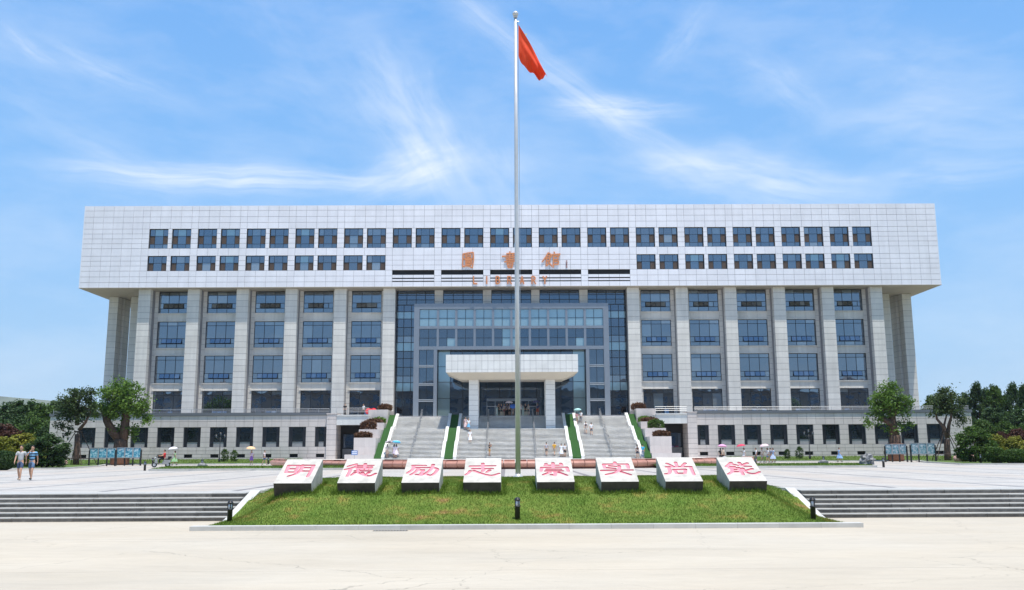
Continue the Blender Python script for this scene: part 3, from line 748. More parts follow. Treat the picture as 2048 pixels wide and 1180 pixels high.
# wall of each bay, with jambs, spandrels and ledges
ROWS = [(TZ+.02, 10.50), (11.68, 15.75), (16.93, 20.91), (22.18, 25.45)]
def bay(xc):
    mb = MB(); hw = 2.25
    for s in (-1, 1):
        z = TZ-.3; n = 24; h = (ZB-.03-z)/n
        for i in range(n): mb.box(xc+s*hw, xc+s*2.80, YW, YW+.35, z+h*i+.02, z+h*(i+1)-.02)
        mb.box(xc+s*(hw+.01), xc+s*2.80, YW+.03, YW+.36, z, ZB-.04, 1)
    for (za, zb) in ((10.50, 11.68), (15.75, 16.93), (20.91, 22.18)):
        for j in range(3): mb.box(xc-hw+1.5*j+.01, xc-hw+1.5*(j+1)-.01, YW+.06, YW+.36, za+.13, zb-.13)
        mb.box(xc-hw+.005, xc+hw-.005, YW+.10, YW+.37, za, zb, 1)
    part('wall_bay', mb, [COLST, BACK])
    for (za, zb) in ((10.50, 11.68), (15.75, 16.93), (20.91, 22.18)):
        part('ledge', MB().box(xc-hw-.22, xc+hw+.22, YW-.10, YW+.09, zb-.13, zb), COLST); part('ledge', MB().box(xc-hw-.22, xc+hw+.22, YW-.10, YW+.09, za, za+.13), COLST)
    for ri, (z0, z1) in enumerate(ROWS):
        H = z1-z0; fr = MB(); t = .07
        fr.box(-hw, -hw+t, -.06, .06, 0, H); fr.box(hw-t, hw, -.06, .06, 0, H); fr.box(-hw+t, hw-t, -.06, .06, 0, t); fr.box(-hw+t, hw-t, -.06, .06, H-t, H)
        zs = [.62, 1.42, H-.62] if ri < 3 else [.72, 1.50, H-.55]
        if ri == 0: zs = [.15, 1.10, H-.62]
        xs_ = [-hw+t, -.75, .75, hw-t]
        for s in (-.75, .75):
            fr.box(s-.035, s+.035, -.05, .05, t, zs[0]); fr.box(s-.035, s+.035, -.05, .05, zs[1], H-t)
        for z in zs: fr.box(-hw+t, hw-t, -.055, .055, z-.035, z+.035)
        nsash = 4
        sx0, sw = -1.52, .76
        fr.box(sx0-.035, sx0+.0, -.05, .05, zs[0], zs[1]); fr.box(-sx0, -sx0+.035, -.05, .05, zs[0], zs[1])
        o = fr.build('window', FRAME, bld); o.location = (xc, YW+.22-140, z0)
        for i in range(3):
            pane(o, 'g', xs_[i]+.02, xs_[i+1]-.02, 0, zs[2]+.02, H-t-.01, (0, 0, 0))
            pane(o, 'g', xs_[i]+.02, xs_[i+1]-.02, 0, zs[1]+.02, zs[2]-.02, (0, 0, 0))
            pane(o, 'g', xs_[i]+.02, xs_[i+1]-.02, 0, t, zs[0]-.02, (0, 0, 0))
        pane(o, 'g', -hw+t, sx0-.04, 0, zs[0]+.02, zs[1]-.02, (0, 0, 0)); pane(o, 'g', -sx0+.04, hw-t, 0, zs[0]+.02, zs[1]-.02, (0, 0, 0))
        part_dark = MB().box(sx0, -sx0, .03, .05, zs[0]+.03, zs[1]-.03); part_dark.build('opening', BLACK, o)
        hh = zs[1]-zs[0]-.04
        for k in range(nsash):
            is_open = True if ri in (1, 2) else (ri == 3 or random.random() < .62)
            if ri == 0 and k == 0 and random.random() < .5: is_open = False
            if ri == 3 and k == 3 and random.random() < .3: is_open = False
            sa = link('sash', SASH, o, (sx0+sw*(k+.5), -.04 if is_open else .0, zs[1]-.02), None, (sw-.02, 1, hh))
            sa.rotation_euler = (R(random.uniform(-20, -16)) if is_open else 0, 0, 0)
sm = MB(); sm.box(-.5, .5, -.012, .012, -1, 0, 0)
fr_t = .05
for a in ((-.5, -.45, -1, 0), (.45, .5, -1, 0), (-.45, .45, -1, -.94), (-.45, .45, -.06, 0)): sm.box(a[0], a[1], -.022, .02, a[2], a[3], 1)
SASH = sm.mesh('sash', [GLASS, FRAME])
for x in colx[:-1]:
    for sg in (-1, 1): bay(sg*(x-3.64))
# building body behind, corner piers of the side colonnade
body = MB(); body.box(-59.0, -54.4, 140.4, 151.0, TZ-.3, ZB-.02); body.box(54.4, 59.0, 140.4, 151.0, TZ-.3, ZB-.02)
body.box(-54.6, 54.6, YW+.45, 150.9, TZ-.3, ZB-.03)
part('rear_body', body, COLST)
def stack(mb, x0, x1, y0, y1, z0, z1, n, g_=.020):
    h = (z1-z0)/n
    for i in range(n): mb.box(x0, x1, y0, y1, z0+h*i+g_, z0+h*(i+1)-g_)
    mb.box(x0+.03, x1-.03, y0+.03, y1-.03, z0, z1, 1)
for sg in (-1, 1):
    mb = MB(); a, b_ = sorted((sg*62.7, sg*61.3)); stack(mb, a, b_, 140.4, 141.9, TZ-.3, ZB-.03, 22)
    a2, b2 = sorted((sg*62.6, sg*61.0)); stack(mb, a2, b2, 142.2, 144.4, TZ-.3, ZB-.03, 22); mb.box(a+.1, b_-.1, 141.9, 142.2, TZ-.3, ZB-.03)
    part('corner_pier', mb, [COLST, BACK])
    mb = MB(); a, b_ = sorted((sg*59.2, sg*54.9)); stack(mb, a, b_, 140.2, 140.6, TZ-.3, ZB-.03, 18); part('side_wall', mb, [COLST, BACK])

# central glass curtain wall behind the portal
def grid_glass(name, x0, x1, y, zlist, xlist, kinds, fm=FRAME, ft=.045):
    fr = MB()
    for x in xlist: fr.box(x-ft, x+ft, -.07, .04, zlist[0], zlist[-1])
    for z in zlist: fr.box(x0, x1, -.06, .035, z-ft, z+ft)
    o = fr.build(name, fm, bld); o.location = (0, y-140, 0)
    for i in range(len(xlist)-1):
        for j in range(len(zlist)-1):
            k = kinds(i, j)
            if k: pane(o, k, xlist[i]+ft, xlist[i+1]-ft, 0, zlist[j]+ft, zlist[j+1]-ft, (0, 0, 0))
    return o
zl = [TZ-.02, 8.0, 9.3, 10.3, 11.6, 12.6, 13.9, 15.2, 16.3, 17.6, 18.6, 19.9, 21.2, 22.3, 23.3]
sidepat = 'dmdbgmdmbgmdbd'
for sg in (-1, 1):
    xl = sorted([sg*x for x in (13.9, 15.05, 16.2, 17.3)])
    grid_glass('curtain_wall', xl[0], xl[-1], YW+.2, zl, xl, lambda i, j: sidepat[j % 14])
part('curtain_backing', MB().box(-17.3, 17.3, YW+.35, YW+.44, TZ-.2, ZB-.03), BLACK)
for k in range(5):
    xc = -14.56+7.28*k; x0, x1 = max(xc-3.0, -17.2), min(xc+3.0, 17.2); n = 4
    xl = [x0+(x1-x0)*i/n for i in range(n+1)]
    grid_glass('clerestory', x0, x1, YW+.15, [23.32, 24.1, 24.8, 25.5], xl, lambda i, j: 'm' if j == 0 else 'd')
for k in range(4):
    x = -10.92+7.28*k; mb = MB(); stack(mb, x-.62, x+.62, YW-.35, YW+.1, 22.0, ZB-.03, 4); part('clerestory_pier', mb, [COLST, BACK])
# portal: grey metal frame, glazed, in front of the curtain wall
YPO = 133.4
pf = MB()
for s in (-1, 1):
    pf.box(s*13.6, s*14.4, YPO, YPO+2.2, TZ, 23.1); pf.box(s*10.95, s*11.45, YPO+.05, YPO+.5, TZ, 16.35)
pf.box(-13.6, 13.6, YPO, YPO+2.2, 22.3, 23.12); pf.box(-13.6, 13.6, YPO+.04, YPO+.5, 19.35, 19.75); pf.box(-13.6, 13.6, YPO+.04, YPO+.5, 16.25, 16.75)
for j in range(1, 10):
    x = -13.6+2.72*j; pf.box(x-.17, x+.17, YPO+.06, YPO+.45, 16.75, 22.3)
part('portal_frame', pf, GFRAME)
pb = MB()
for s in (-1, 1):
    for z in (8.75, 11.1, 13.75): pb.box(s*11.45, s*13.6, YPO-.02, YPO+.3, z-.10, z+.02); pb.box(s*11.45, s*13.6, YPO-.02, YPO+.3, z+.12, z+.22)
part('portal_bars', pb, GFRAME2)
xl = [-13.6+1.36*j for j in range(21)]
grid_glass('portal_glazing', -13.6, 13.6, YPO+.35, [19.75, 20.95, 22.3], xl, lambda i, j: 'b', ft=.03)
grid_glass('portal_glazing', -13.6, 13.6, YPO+.35, [16.75, 18.0, 19.35], xl, lambda i, j: 'b' if i in (3, 9, 10, 17) and random.random() < .7 else 'm', ft=.03)
for s in (-1, 1):
    x0, x1 = sorted((s*11.45, s*13.6))
    grid_glass('portal_glazing', x0, x1, YPO+.35, [TZ, 8.65, 11.0, 13.65, 16.25], [x0, (x0+x1)/2, x1], lambda i, j: 'm', ft=.03)
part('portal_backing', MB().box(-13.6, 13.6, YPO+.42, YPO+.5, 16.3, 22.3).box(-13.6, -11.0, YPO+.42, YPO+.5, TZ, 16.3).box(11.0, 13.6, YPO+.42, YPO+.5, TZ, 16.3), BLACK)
YI = 135.3
part('portal_reveal', MB().box(-11.3, -10.95, YPO+.5, YI+.2, TZ, 16.3).box(10.95, 11.3, YPO+.5, YI+.2, TZ, 16.3).box(-10.95, 10.95, YPO+.5, YI+.2, 16.3, 16.5), FRAME)
xl = [-10.95+1.825*j for j in range(13)]
def ipat(i, j):
    if 4 <= i <= 7 and j == 0: return None
    return 'b' if i in (0, 11) else 'm'
grid_glass('entrance_glazing', -10.95, 10.95, YI, [TZ, 9.2, 11.6, 13.9, 16.3], xl, ipat, ft=.035)
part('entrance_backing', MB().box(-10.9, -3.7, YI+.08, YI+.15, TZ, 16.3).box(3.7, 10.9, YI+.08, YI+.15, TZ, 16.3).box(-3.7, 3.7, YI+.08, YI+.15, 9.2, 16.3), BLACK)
# door lobby
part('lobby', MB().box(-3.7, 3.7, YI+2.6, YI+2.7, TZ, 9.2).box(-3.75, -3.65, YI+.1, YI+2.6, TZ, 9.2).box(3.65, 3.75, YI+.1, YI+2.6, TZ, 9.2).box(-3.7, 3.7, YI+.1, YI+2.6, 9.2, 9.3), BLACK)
dfm = MB()
for x in (-3.66, -2.45, -1.2, 0, 1.2, 2.45, 3.66): dfm.box(x-.05, x+.05, YI-.15, YI-.03, TZ, 8.75)
dfm.box(-3.7, 3.7, YI-.16, YI-.02, 8.75, 9.15); dfm.box(-3.7, 3.7, YI-.14, YI-.04, 7.95, 8.05); part('door_frame', dfm, GFRAME)
dm = unit_box('door', GLASSM); db = unit_box('pane', GLASSB)
for i, x in enumerate((-3.05, -1.82, -.6, .6, 1.82, 3.05)):
    if i in (2,): continue
    d_ = piece('door', dm if i not in (1, 4) else db, bld, x-.54, x+.54, YI-.1, YI-.07, TZ+.02, 7.93, O)
    MB().box(-.42, -.38, -2.2, -1.0, -.18, .28).build('handle', STEEL, d_)
for i, x in enumerate((-2.45, 0, 2.45)): piece('pane', dm, bld, x-1.15, x+1.15, YI-.1, YI-.07, 8.08, 8.73, O)
# inner portico beam lights
# canopy on two columns
cn = MB()
for j in range(22):
    x0 = -8.96+17.92*j/22
    for (za, zb) in ((12.0, 12.42), (12.42, 13.55), (13.55, 14.42)): cn.box(x0+.016, x0+17.92/22-.016, 123.0, 123.06, za+.016, zb-.016)
cn.box(-8.93, 8.93, 123.05, 130.6, 12.02, 14.4, 1)
part('canopy', cn, [WHITEST, BACK])
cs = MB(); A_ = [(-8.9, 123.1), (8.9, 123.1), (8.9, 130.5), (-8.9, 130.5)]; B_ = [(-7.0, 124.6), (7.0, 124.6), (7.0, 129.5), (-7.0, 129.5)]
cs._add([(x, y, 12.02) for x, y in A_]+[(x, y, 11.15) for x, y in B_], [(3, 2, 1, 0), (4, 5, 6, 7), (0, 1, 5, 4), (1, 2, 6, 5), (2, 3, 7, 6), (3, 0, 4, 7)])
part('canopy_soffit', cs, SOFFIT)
part('canopy_link', MB().box(-8.4, 8.4, 130.6, 133.35, 12.3, 14.2), WHITEST)
for s in (-1, 1):
    mb = MB(); a, b_ = sorted((s*4.62, s*5.92)); stack(mb, a, b_, 125.5, 126.8, 4.2, 11.2, 10); part('canopy_column', mb, [WHITEST, BACK])
    mb = MB(); stack(mb, a, b_, 129.0, 130.3, TZ-.2, 11.2, 7); part('canopy_column', mb, [WHITEST, BACK])
    part('column_plinth', MB().box(a-.3, b_+.3, 125.2, 127.1, 4.15, 4.50), WHITEST)
# ---- podium
pdm = MB(); 
pdm.box(-63.3, -25.3, YP+.5, 140, -.5, TZ-.05); pdm.box(25.3, 63.3, YP+.5, 140, -.5, TZ-.05); pdm.box(-25.3, -20, YP+3.7, 140, -.5, TZ-.06); pdm.box(20, 25.3, YP+3.7, 140, -.5, TZ-.06); pdm.box(-20, 20, 129.6, 140, -.5, TZ-.02)
pdm.box(-63.3, -25.4, YP+.05, YP+.5, 4.9, 6.46); pdm.box(25.4, 63.3, YP+.05, YP+.5, 4.9, 6.46)
pdm.box(-63.3, -25.4, YP+.05, YP+.5, 1.25, 2.2); pdm.box(25.4, 63.3, YP+.05, YP+.5, 1.25, 2.2)
pdm.box(-63.3, -25.4, YP+.05, YP+.5, -.5, .78); pdm.box(25.4, 63.3, YP+.05, YP+.5, -.5, .78)
PW = [27.6+3.6*k for k in range(9)] + [60.2]
PW = [25.86+3.6*k for k in range(10)]           # window centres
for sg in (-1, 1):
    ed = [25.4]
    for xc in PW: ed += [xc-1.17, xc+1.17]
    ed += [63.3]; ed[1] = max(ed[1], 25.4)
    for i in range(0, len(ed), 2):
        if ed[i+1]-ed[i] > .05: pdm.box(sg*ed[i], sg*ed[i+1], YP+.052, YP+.5, 2.2, 4.9)
    for i, xc in enumerate(PW):
        a = xc-.9; 
    ed = [25.4]
    for xc in PW: ed += [xc-.15, xc+.95]
    ed += [63.3]
    for i in range(0, len(ed), 2): pdm.box(sg*ed[i], sg*ed[i+1], YP+.054, YP+.5, .78, 1.25)
part('podium', pdm, BACK)
pp = MB(); prow = [(.1, .78), (.78, 1.25), (1.25, 1.72), (1.72, 2.2)] + [(2.2+.675*j, 2.2+.675*(j+1)) for j in range(4)] + [(4.9, 5.68), (5.68, 6.46)]
for sg in (-1, 1):
    wins = [(xc-1.17, xc+1.17) for xc in PW]; slots = [(xc-.15, xc+.95) for xc in PW]
    for (z0, z1) in prow:
        holes = wins if 2.2 <= z0 < 4.89 else (slots if abs(z0-.78) < .01 else [])
        edges = []; x = 25.4
        for (a, b_) in holes+[(63.4, 64)]:
            a = max(a, 25.4)
            if a-x > .1:
                n = max(1, round((a-x)/1.25)) if not (holes is wins) else 1
                edges += [(x+(a-x)*j/n, x+(a-x)*(j+1)/n) for j in range(n)]
            x = b_
        for (a, b_) in edges: pp.box(sg*(a+.018), sg*(b_-.018), YP, YP+.056, z0+.02, z1-.02)
part('podium_facing', pp, PODST, kind='stuff')
part('podium_coping', MB().box(-63.5, -25.2, YP-.12, YP+.6, 6.47, 6.86).box(25.2, 63.5, YP-.12, YP+.6, 6.47, 6.86), mat('coping_metal', (.13, .14, .155), .45))
PG = glass_mat('podium_glass', (.012, .018, .020), (.55, .68, .75), .12, .03, .12)
pgm = unit_box('pane', PG); spm = unit_box('spandrel_panel', mat('window_panel', (.30, .30, .30), .6, .1, 2))
for sg in (-1, 1):
    for i, xc in enumerate(PW):
        x0 = max(xc-1.17, 25.4); x1 = xc+1.17; y = .55
        fr = MB(); X0, X1 = sorted((sg*x0-sg*xc, sg*x1-sg*xc))
        fr.box(X0, X0+.40, .28, .46, 0, 2.7); fr.box(X1-.40, X1, .28, .46, 0, 2.7)
        fr.box(X0+.40, X1-.40, .30, .45, 2.62, 2.7); fr.box(X0+.4, X1-.4, .26, .40, .70, .78); fr.box(X0+.4, X1-.4, .30, .42, 1.98, 2.03)
        fr.box(X0+.40, X0+.46, .24, .4, 0, 2.62); fr.box(X1-.46, X1-.40, .24, .4, 0, 2.62)
        o = fr.build('window', [FRAME], bld); o.location = (sg*xc, YP-140, 2.2)
        piece('pane', pgm, o, X0+.46, X1-.46, .34, .36, .78, 1.98); piece('pane', pgm, o, X0+.46, X1-.46, .34, .36, 2.03, 2.62)
        piece('panel', spm, o, X0+.46, X1-.46, .31, .36, .02, .70)
        sx0, sx1 = sorted((sg*(xc-.15), sg*(xc+.95)))
        piece('vent', unit_box('vent', BLACK) if i == 0 and sg < 0 else bpy.data.meshes['vent'], bld, sx0, sx1, YP+.3, YP+.42, .79, 1.24, O)
# terrace railing along the podium edge
for sg in (-1, 1):
    rl = MB(); 
    for z in (6.98, 7.16, 7.36): rl.tube([(sg*25.2, YP+.25, z), (sg*63.2, YP+.25, z)], .028 if z < 7.3 else .04, 6)
    for k in range(27): rl.box(sg*(25.2+1.46*k)-.025, sg*(25.2+1.46*k)+.025, YP+.23, YP+.27, 6.86, 7.36)
    part('terrace_railing', rl, RAILM)
# end piers and the bridge over the side entrances
for sg in (-1, 1):
    mb = MB(); a, b_ = sorted((sg*25.4, sg*24.1)); stack(mb, a, b_, YP-.35, YP+3.4, .3, 6.6, 9); part('entrance_pier', mb, [PODST, BACK])
    part('pier_cap', MB().box(a-.06, b_+.06, YP-.42, YP+3.4, 6.6, 6.72), PODST)
    br_ = MB(); a, b_ = sorted((sg*24.1, sg*19.7))
    for j in range(5): br_.box(a+(b_-a)*j/5+.01, a+(b_-a)*(j+1)/5-.01, YP-.25, YP+.1, 5.12, 6.36)
    br_.box(a, b_, YP-.2, YP+3.4, 5.2, 6.34); br_.box(a, b_, YP-.36, YP+.2, 6.37, 6.5)
    part('entrance_bridge', br_, WHITEST)
    part('side_entrance', MB().box(a-.5, b_+.1, YP+3.4, YP+3.6, FZ, 5.2), BLACK)
    gl = MB().box(a+.3, b_-.2, YP+3.25, YP+3.38, .6, 1.9); part('entrance_screen', gl, BACK)
    piece('pane', PANE['d'], bld, a+.4, b_-.3, YP+3.3, YP+3.35, 2.0, 3.9, O)
    rl = MB()
    for z in (6.9, 7.15, 7.42): rl.tube([(a, YP-.2, z), (b_, YP-.2, z)], .03, 6)
    for k in range(4): rl.box(a+(b_-a)*k/3-.025, a+(b_-a)*k/3+.025, YP-.22, YP-.18, 6.5, 7.42)
    part('bridge_railing', rl, RAILM)

# ---- lettering on the facade
SIGN = [
 [[(140,112),(132,220),(130,325)], [(140,112),(230,92),(308,85)], [(310,88),(318,200),(296,342)], [(132,325),(225,308),(288,342)],
  [(178,132),(268,128)], [(178,132),(184,166)], [(268,128),(262,165)], [(184,166),(262,165)], [(225,165),(225,205)], [(152,196),(302,190)],
  [(182,216),(282,212)], [(184,216),(188,292)], [(280,212),(274,290)], [(188,294),(274,290)], [(208,240),(254,238)], [(208,266),(252,264)], [(210,240),(210,266)], [(252,238),(252,265)]],
 [[(935,76),(935,245)], [(885,108),(1010,102)], [(810,152),(1052,136)], [(985,102),(985,175)], [(872,182),(1015,172)], [(880,212),(1008,205)], [(850,244),(1062,228)],
  [(890,268),(990,264)], [(892,268),(906,340)], [(988,264),(972,340)], [(900,304),(980,300)], [(906,340),(972,340)]],
 [[(1590,92),(1545,170),(1488,242)], [(1602,96),(1655,135)], [(1562,140),(1556,310)], [(1562,142),(1622,140)], [(1620,142),(1616,228)], [(1565,182),(1616,180)], [(1562,226),(1616,224)], [(1556,312),(1602,280)], [(1592,240),(1650,315)],
  [(1692,80),(1702,110)], [(1650,124),(1788,112)], [(1650,124),(1640,162)], [(1788,112),(1768,150)], [(1682,145),(1678,338)], [(1682,152),(1758,150)], [(1758,150),(1756,202)], [(1682,206),(1758,203)], [(1686,238),(1768,234)], [(1766,234),(1762,282)], [(1680,288),(1764,284)]]]
def facade_pt(zx, zy): return at_y(910+zx/8.533, 495+zy/8.533, YF-.1)
for ci, strokes in enumerate(SIGN):
    mb = MB()
    for si, sk in enumerate(strokes):
        poly = strokes_poly([facade_pt(*p) for p in sk], .20, .17)
        n = len(poly); y0, y1 = YF-.16-.002*(si % 7), YF-.03
        vs = [(p.x, y0, p.y) for p in poly]+[(p.x, y1, p.y) for p in poly]
        mb._add(vs, [tuple(range(n)), tuple(range(n, 2*n))[::-1]]+[(k, n+k, n+(k+1) % n, (k+1) % n) for k in range(n)])
    part('sign_character', mb, ORANGE, label='copper coloured raised character ' + '圖書館'[ci])
mb = MB()
for k in range(4):
    x, z = facade_pt(1905, 228+34*k)
    for (dx, dz, dx2, dz2) in ((-.13, .02, .13, .06), (0, .13, -.03, -.13), (-.12, -.10, .12, -.12)):
        mb.tube([(x+dx, YF-.06, z+dz), (x+dx2, YF-.06, z+dz2)], .025, 5)
part('sign_signature', mb, mat('signature_red', (.30, .10, .07), .6))
GLYPH = {'L': [[(0,1),(0,0)],[(0,0),(.9,0)]], 'I': [[(.45,1),(.45,0)]], 'B': [[(0,0),(0,1)],[(0,1),(.62,1),(.95,.78),(.62,.54),(0,.54)],[(0,.54),(.68,.54),(1.05,.27),(.68,0),(0,0)]],
 'R': [[(0,0),(0,1)],[(0,1),(.65,1),(1.0,.76),(.65,.5),(0,.5)],[(.45,.5),(1.0,0)]], 'A': [[(0,0),(.5,1)],[(.5,1),(1,0)],[(.2,.3),(.8,.3)]], 'Y': [[(0,1),(.5,.5)],[(1,1),(.5,.5)],[(.5,.5),(.5,0)]]}
def letter(ch, zx, zy0, zy1):
    x, zt = facade_pt(zx, zy0); _, zb = facade_pt(zx, zy1); H = zt-zb-.17; W = .52; mb = MB()
    for si, sk in enumerate(GLYPH[ch]):
        poly = strokes_poly([((p[0]-.5)*W, .085+p[1]*H) for p in sk], .175, .175, 4); n = len(poly); y0, y1 = -.06-.003*si, .09
        mb._add([(p.x, y0, p.y) for p in poly]+[(p.x, y1, p.y) for p in poly], [tuple(range(n)), tuple(range(n, 2*n))[::-1]]+[(k, n+k, n+(k+1) % n, (k+1) % n) for k in range(n)])
    o = mb.build('letter', ORANGE, bld); o.location = (x, YF-.12-140, zb)
for ch, zx in zip('LIBRARY', (348, 545, 732, 930, 1143, 1342, 1532)): letter(ch, zx, 486, 626)

# ------------------------------------------------------------------ grand staircase
stair = thing('entrance_staircase', 'broad pale stone staircase with two landings climbing to the library entrance', 'staircase', (0, 115.4, FZ))
SO = (0, 115.4, FZ)
def sbuild(name, mb, ma, sm_=False, **t):
    mb.v = [(x, y-115.4, z-FZ) for x, y, z in mb.v]; return mb.build(name, ma, stair, sm_, **t)
NR = 12; RH = (TZ-FZ)/36; TD = 3.7/11
def flights():
    out = []; y = 115.4; z = FZ
    for fl in range(3):
        for k in range(NR):
            z += RH; out.append((y, z)); y += TD if k < NR-1 else 0
        y += (1.5, 1.8, 1.0)[fl]
    return out
FL = flights()
def stair_z(y):
    z = FZ
    for (yy, zz) in FL:
        if y >= yy: z = zz
    return z
def lane(x0, x1):
    for fl in range(3):
        sts = FL[fl*NR:(fl+1)*NR]; mb = MB(); yend = (FL[(fl+1)*NR][0] if fl < 2 else 133.6)
        n = max(1, round((x1-x0)/1.9)); zlow = -.1
        for k, (y, z) in enumerate(sts):
            ye = sts[k+1][0] if k < NR-1 else yend
            off = .0
            for j in range(n):
                a, b_ = x0+(x1-x0)*j/n, x0+(x1-x0)*(j+1)/n
                mb.box(a+.004, b_-.004, y-.03, ye+.02, z-.06, z)
            mb.box(x0, x1, y+.03, ye+.01, z-RH-.02, z-.055, 1)
        for k, (y, z) in enumerate(sts): pass
        sbuild('flight', mb, [STAIRST, STAIRR])
lane(-16.0, -8.95); lane(-7.05, 7.05); lane(8.95, 16.0)
fill = MB(); prof = [(115.5, -.1)]
for (y, z) in FL: prof += [(y+.03, z-RH-.03), (y+.03, z-.08)]
prof += [(133.6, TZ-.08), (133.6, -.1)]
fill.prism_x(-17.6, 17.6, prof[::-1]); sbuild('stair_core', fill, STAIRST)
# turf ramps between white stringers, three stepped runs each
def ramp_profile(lift, tk=.0):
    pr = []
    for fl in range(3):
        (ya, za), (yb, zb) = FL[fl*NR], FL[(fl+1)*NR-1]
        y_end = FL[(fl+1)*NR][0] if fl < 2 else yb+1.0
        pr.append(((ya-.35, za-RH+lift), (yb, zb+lift), y_end-.35))
    return pr
def ramp(x0, x1, lift, ma, name):
    mb = MB()
    for (a, b_, ye) in ramp_profile(lift):
        mb.prism_x(x0, x1, [(a[0], a[1]), (a[0], a[1]-.9 if a[1] > 1.5 else 0.0), (ye, a[1]-.9 if a[1] > 1.5 else 0.0), (ye, b_[1]), (b_[0], b_[1])])
    return sbuild(name, mb, ma)
for sg in (-1, 1):
    for (a, b_, nm, lf, ma) in ((7.45, 8.55, 'turf_strip', .16, TURF), (7.05, 7.45, 'stringer', .34, WHITEST), (8.55, 8.95, 'stringer', .34, WHITEST), (16.38, 17.3, 'turf_strip', .16, TURF), (16.0, 16.38, 'stringer', .34, WHITEST)):
        x0, x1 = sorted((sg*a, sg*b_)); ramp(x0+.002, x1-.002, lf, ma, nm)
# handrails: posts and rails, one run for each flight
def handrail(x):
    for fl in range(3):
        mb = MB(); sts = FL[fl*NR:(fl+1)*NR]; (ya, za), (yb, zb) = sts[0], sts[-1]
        for dx in (-.06, .06):
            mb.tube([(x+dx, ya-.3, za-.15+.92), (x+dx, ya, za+.92), (x+dx, yb, zb+.92), (x+dx, yb+.35, zb+.92)], .026, 6)
            mb.tube([(x+dx, ya, za+.5), (x+dx, yb, zb+.5)], .018, 6)
        for k in (0, 3, 6, 9, 11):
            y, z = sts[k]; mb.tube([(x, y+.12, z-.02), (x, y+.12, z+.90)], .028, 6)
        sbuild('handrail', mb, RAILM)
for px in (822, 973, 1072, 1224):
    handrail(at_y(px, 914, 115.6)[0])
# stepped planter walls each side of the stairs
PL = [(127.9, 134.0, 7.28), (124.0, 127.9, 5.35), (120.2, 124.0, 4.38), (116.4, 120.2, 3.25)]
def planter_wall(sg):
    root = thing('stepped_planter_wall', 'stepped pinkish granite planter wall on the %s flank of the stairs' % ('blue sign' if sg < 0 else 'right-hand, scooter facing'), 'wall', (sg*18.7, 116, 0))
    for (ya, yb, zt) in PL:
        mb = MB(); n = max(1, round((zt+.2)/1.05)); h = (zt+.2)/n
        for i in range(n):
            for (xa, xb) in ((-1.35, .02), (.02, 1.4)): mb.box(xa+.008, xb-.008, ya-116+.01, yb-116, -.2+h*i+.01, -.2+h*(i+1)-.01)
        mb.box(-1.32, 1.37, ya-116+.04, yb-116-.01, -.2, zt-.03); mb.build('tier', PODST, root)
    mb = MB(); mb.box(-1.35-(.9 if sg < 0 else 0), 1.4+(.9 if sg > 0 else 0), -.9, .39, -.2, 1.15); mb.build('tier', PODST, root)
for sg in (-1, 1): planter_wall(sg)

# ------------------------------------------------------------------ vegetation
def leaf_mesh(name, pts, size, ma, up=.3, asp=1.6):
    pts = np.asarray(pts); n = len(pts)
    nrm = rng.normal(0, 1, (n, 3)); nrm[:, 2] = np.abs(nrm[:, 2])+up; nrm /= np.linalg.norm(nrm, axis=1)[:, None]
    t = np.cross(nrm, rng.normal(0, 1, (n, 3))); t /= np.linalg.norm(t, axis=1)[:, None]; b_ = np.cross(nrm, t)
    s = size*rng.uniform(.6, 1.35, n)[:, None]
    v = np.stack([pts-t*s*asp/2, pts-b_*s/2+t*s*.1, pts+t*s*asp/2, pts+b_*s/2+t*s*.1], 1).reshape(-1, 3)
    me = bpy.data.meshes.new(name); me.vertices.add(n*4); me.vertices.foreach_set('co', v.reshape(-1))
    me.loops.add(n*4); me.loops.foreach_set('vertex_index', np.arange(n*4)); me.polygons.add(n); me.polygons.foreach_set('loop_start', np.arange(n)*4)
    me.materials.append(ma); me.update(calc_edges=True); me.validate(); return me
def leafm(name, c, c2, isl=.35): return mat(name, c, .65, .2, .5, col2=c2, island=isl, trans=.30, spec=.3)
LG = leafm('leaf_mid_green', (.050, .108, .016), (.080, .145, .024)); LD = leafm('leaf_dark_green', (.032, .072, .020), (.055, .108, .028))
LY = leafm('leaf_yellow_green', (.17, .20, .02), (.26, .25, .035)); LB = leafm('leaf_bright', (.10, .20, .024), (.15, .25, .04)); LR = leafm('leaf_red_brown', (.07, .03, .022), (.10, .04, .025))
LDRY = leafm('leaf_dry_brown', (.13, .065, .035), (.17, .09, .05))
def clump_pts(centers, rad, per, flat=.8):
    out = []
    for c, r in zip(centers, rad):
        p = rng.normal(0, .52, (per, 3))*r; p[:, 2] *= flat; out.append(p+np.array(c))
    return np.concatenate(out)
def limb_tree(mb, base, tips, r0, r1=.02):
    for tp in tips:
        b0 = Vector(base); t = Vector(tp); mid = b0.lerp(t, .5)+Vector((random.uniform(-.2, .2), random.uniform(-.2, .2), .25)); mb.tube([b0, mid, t], [r0, r0*.6, r1], 6)
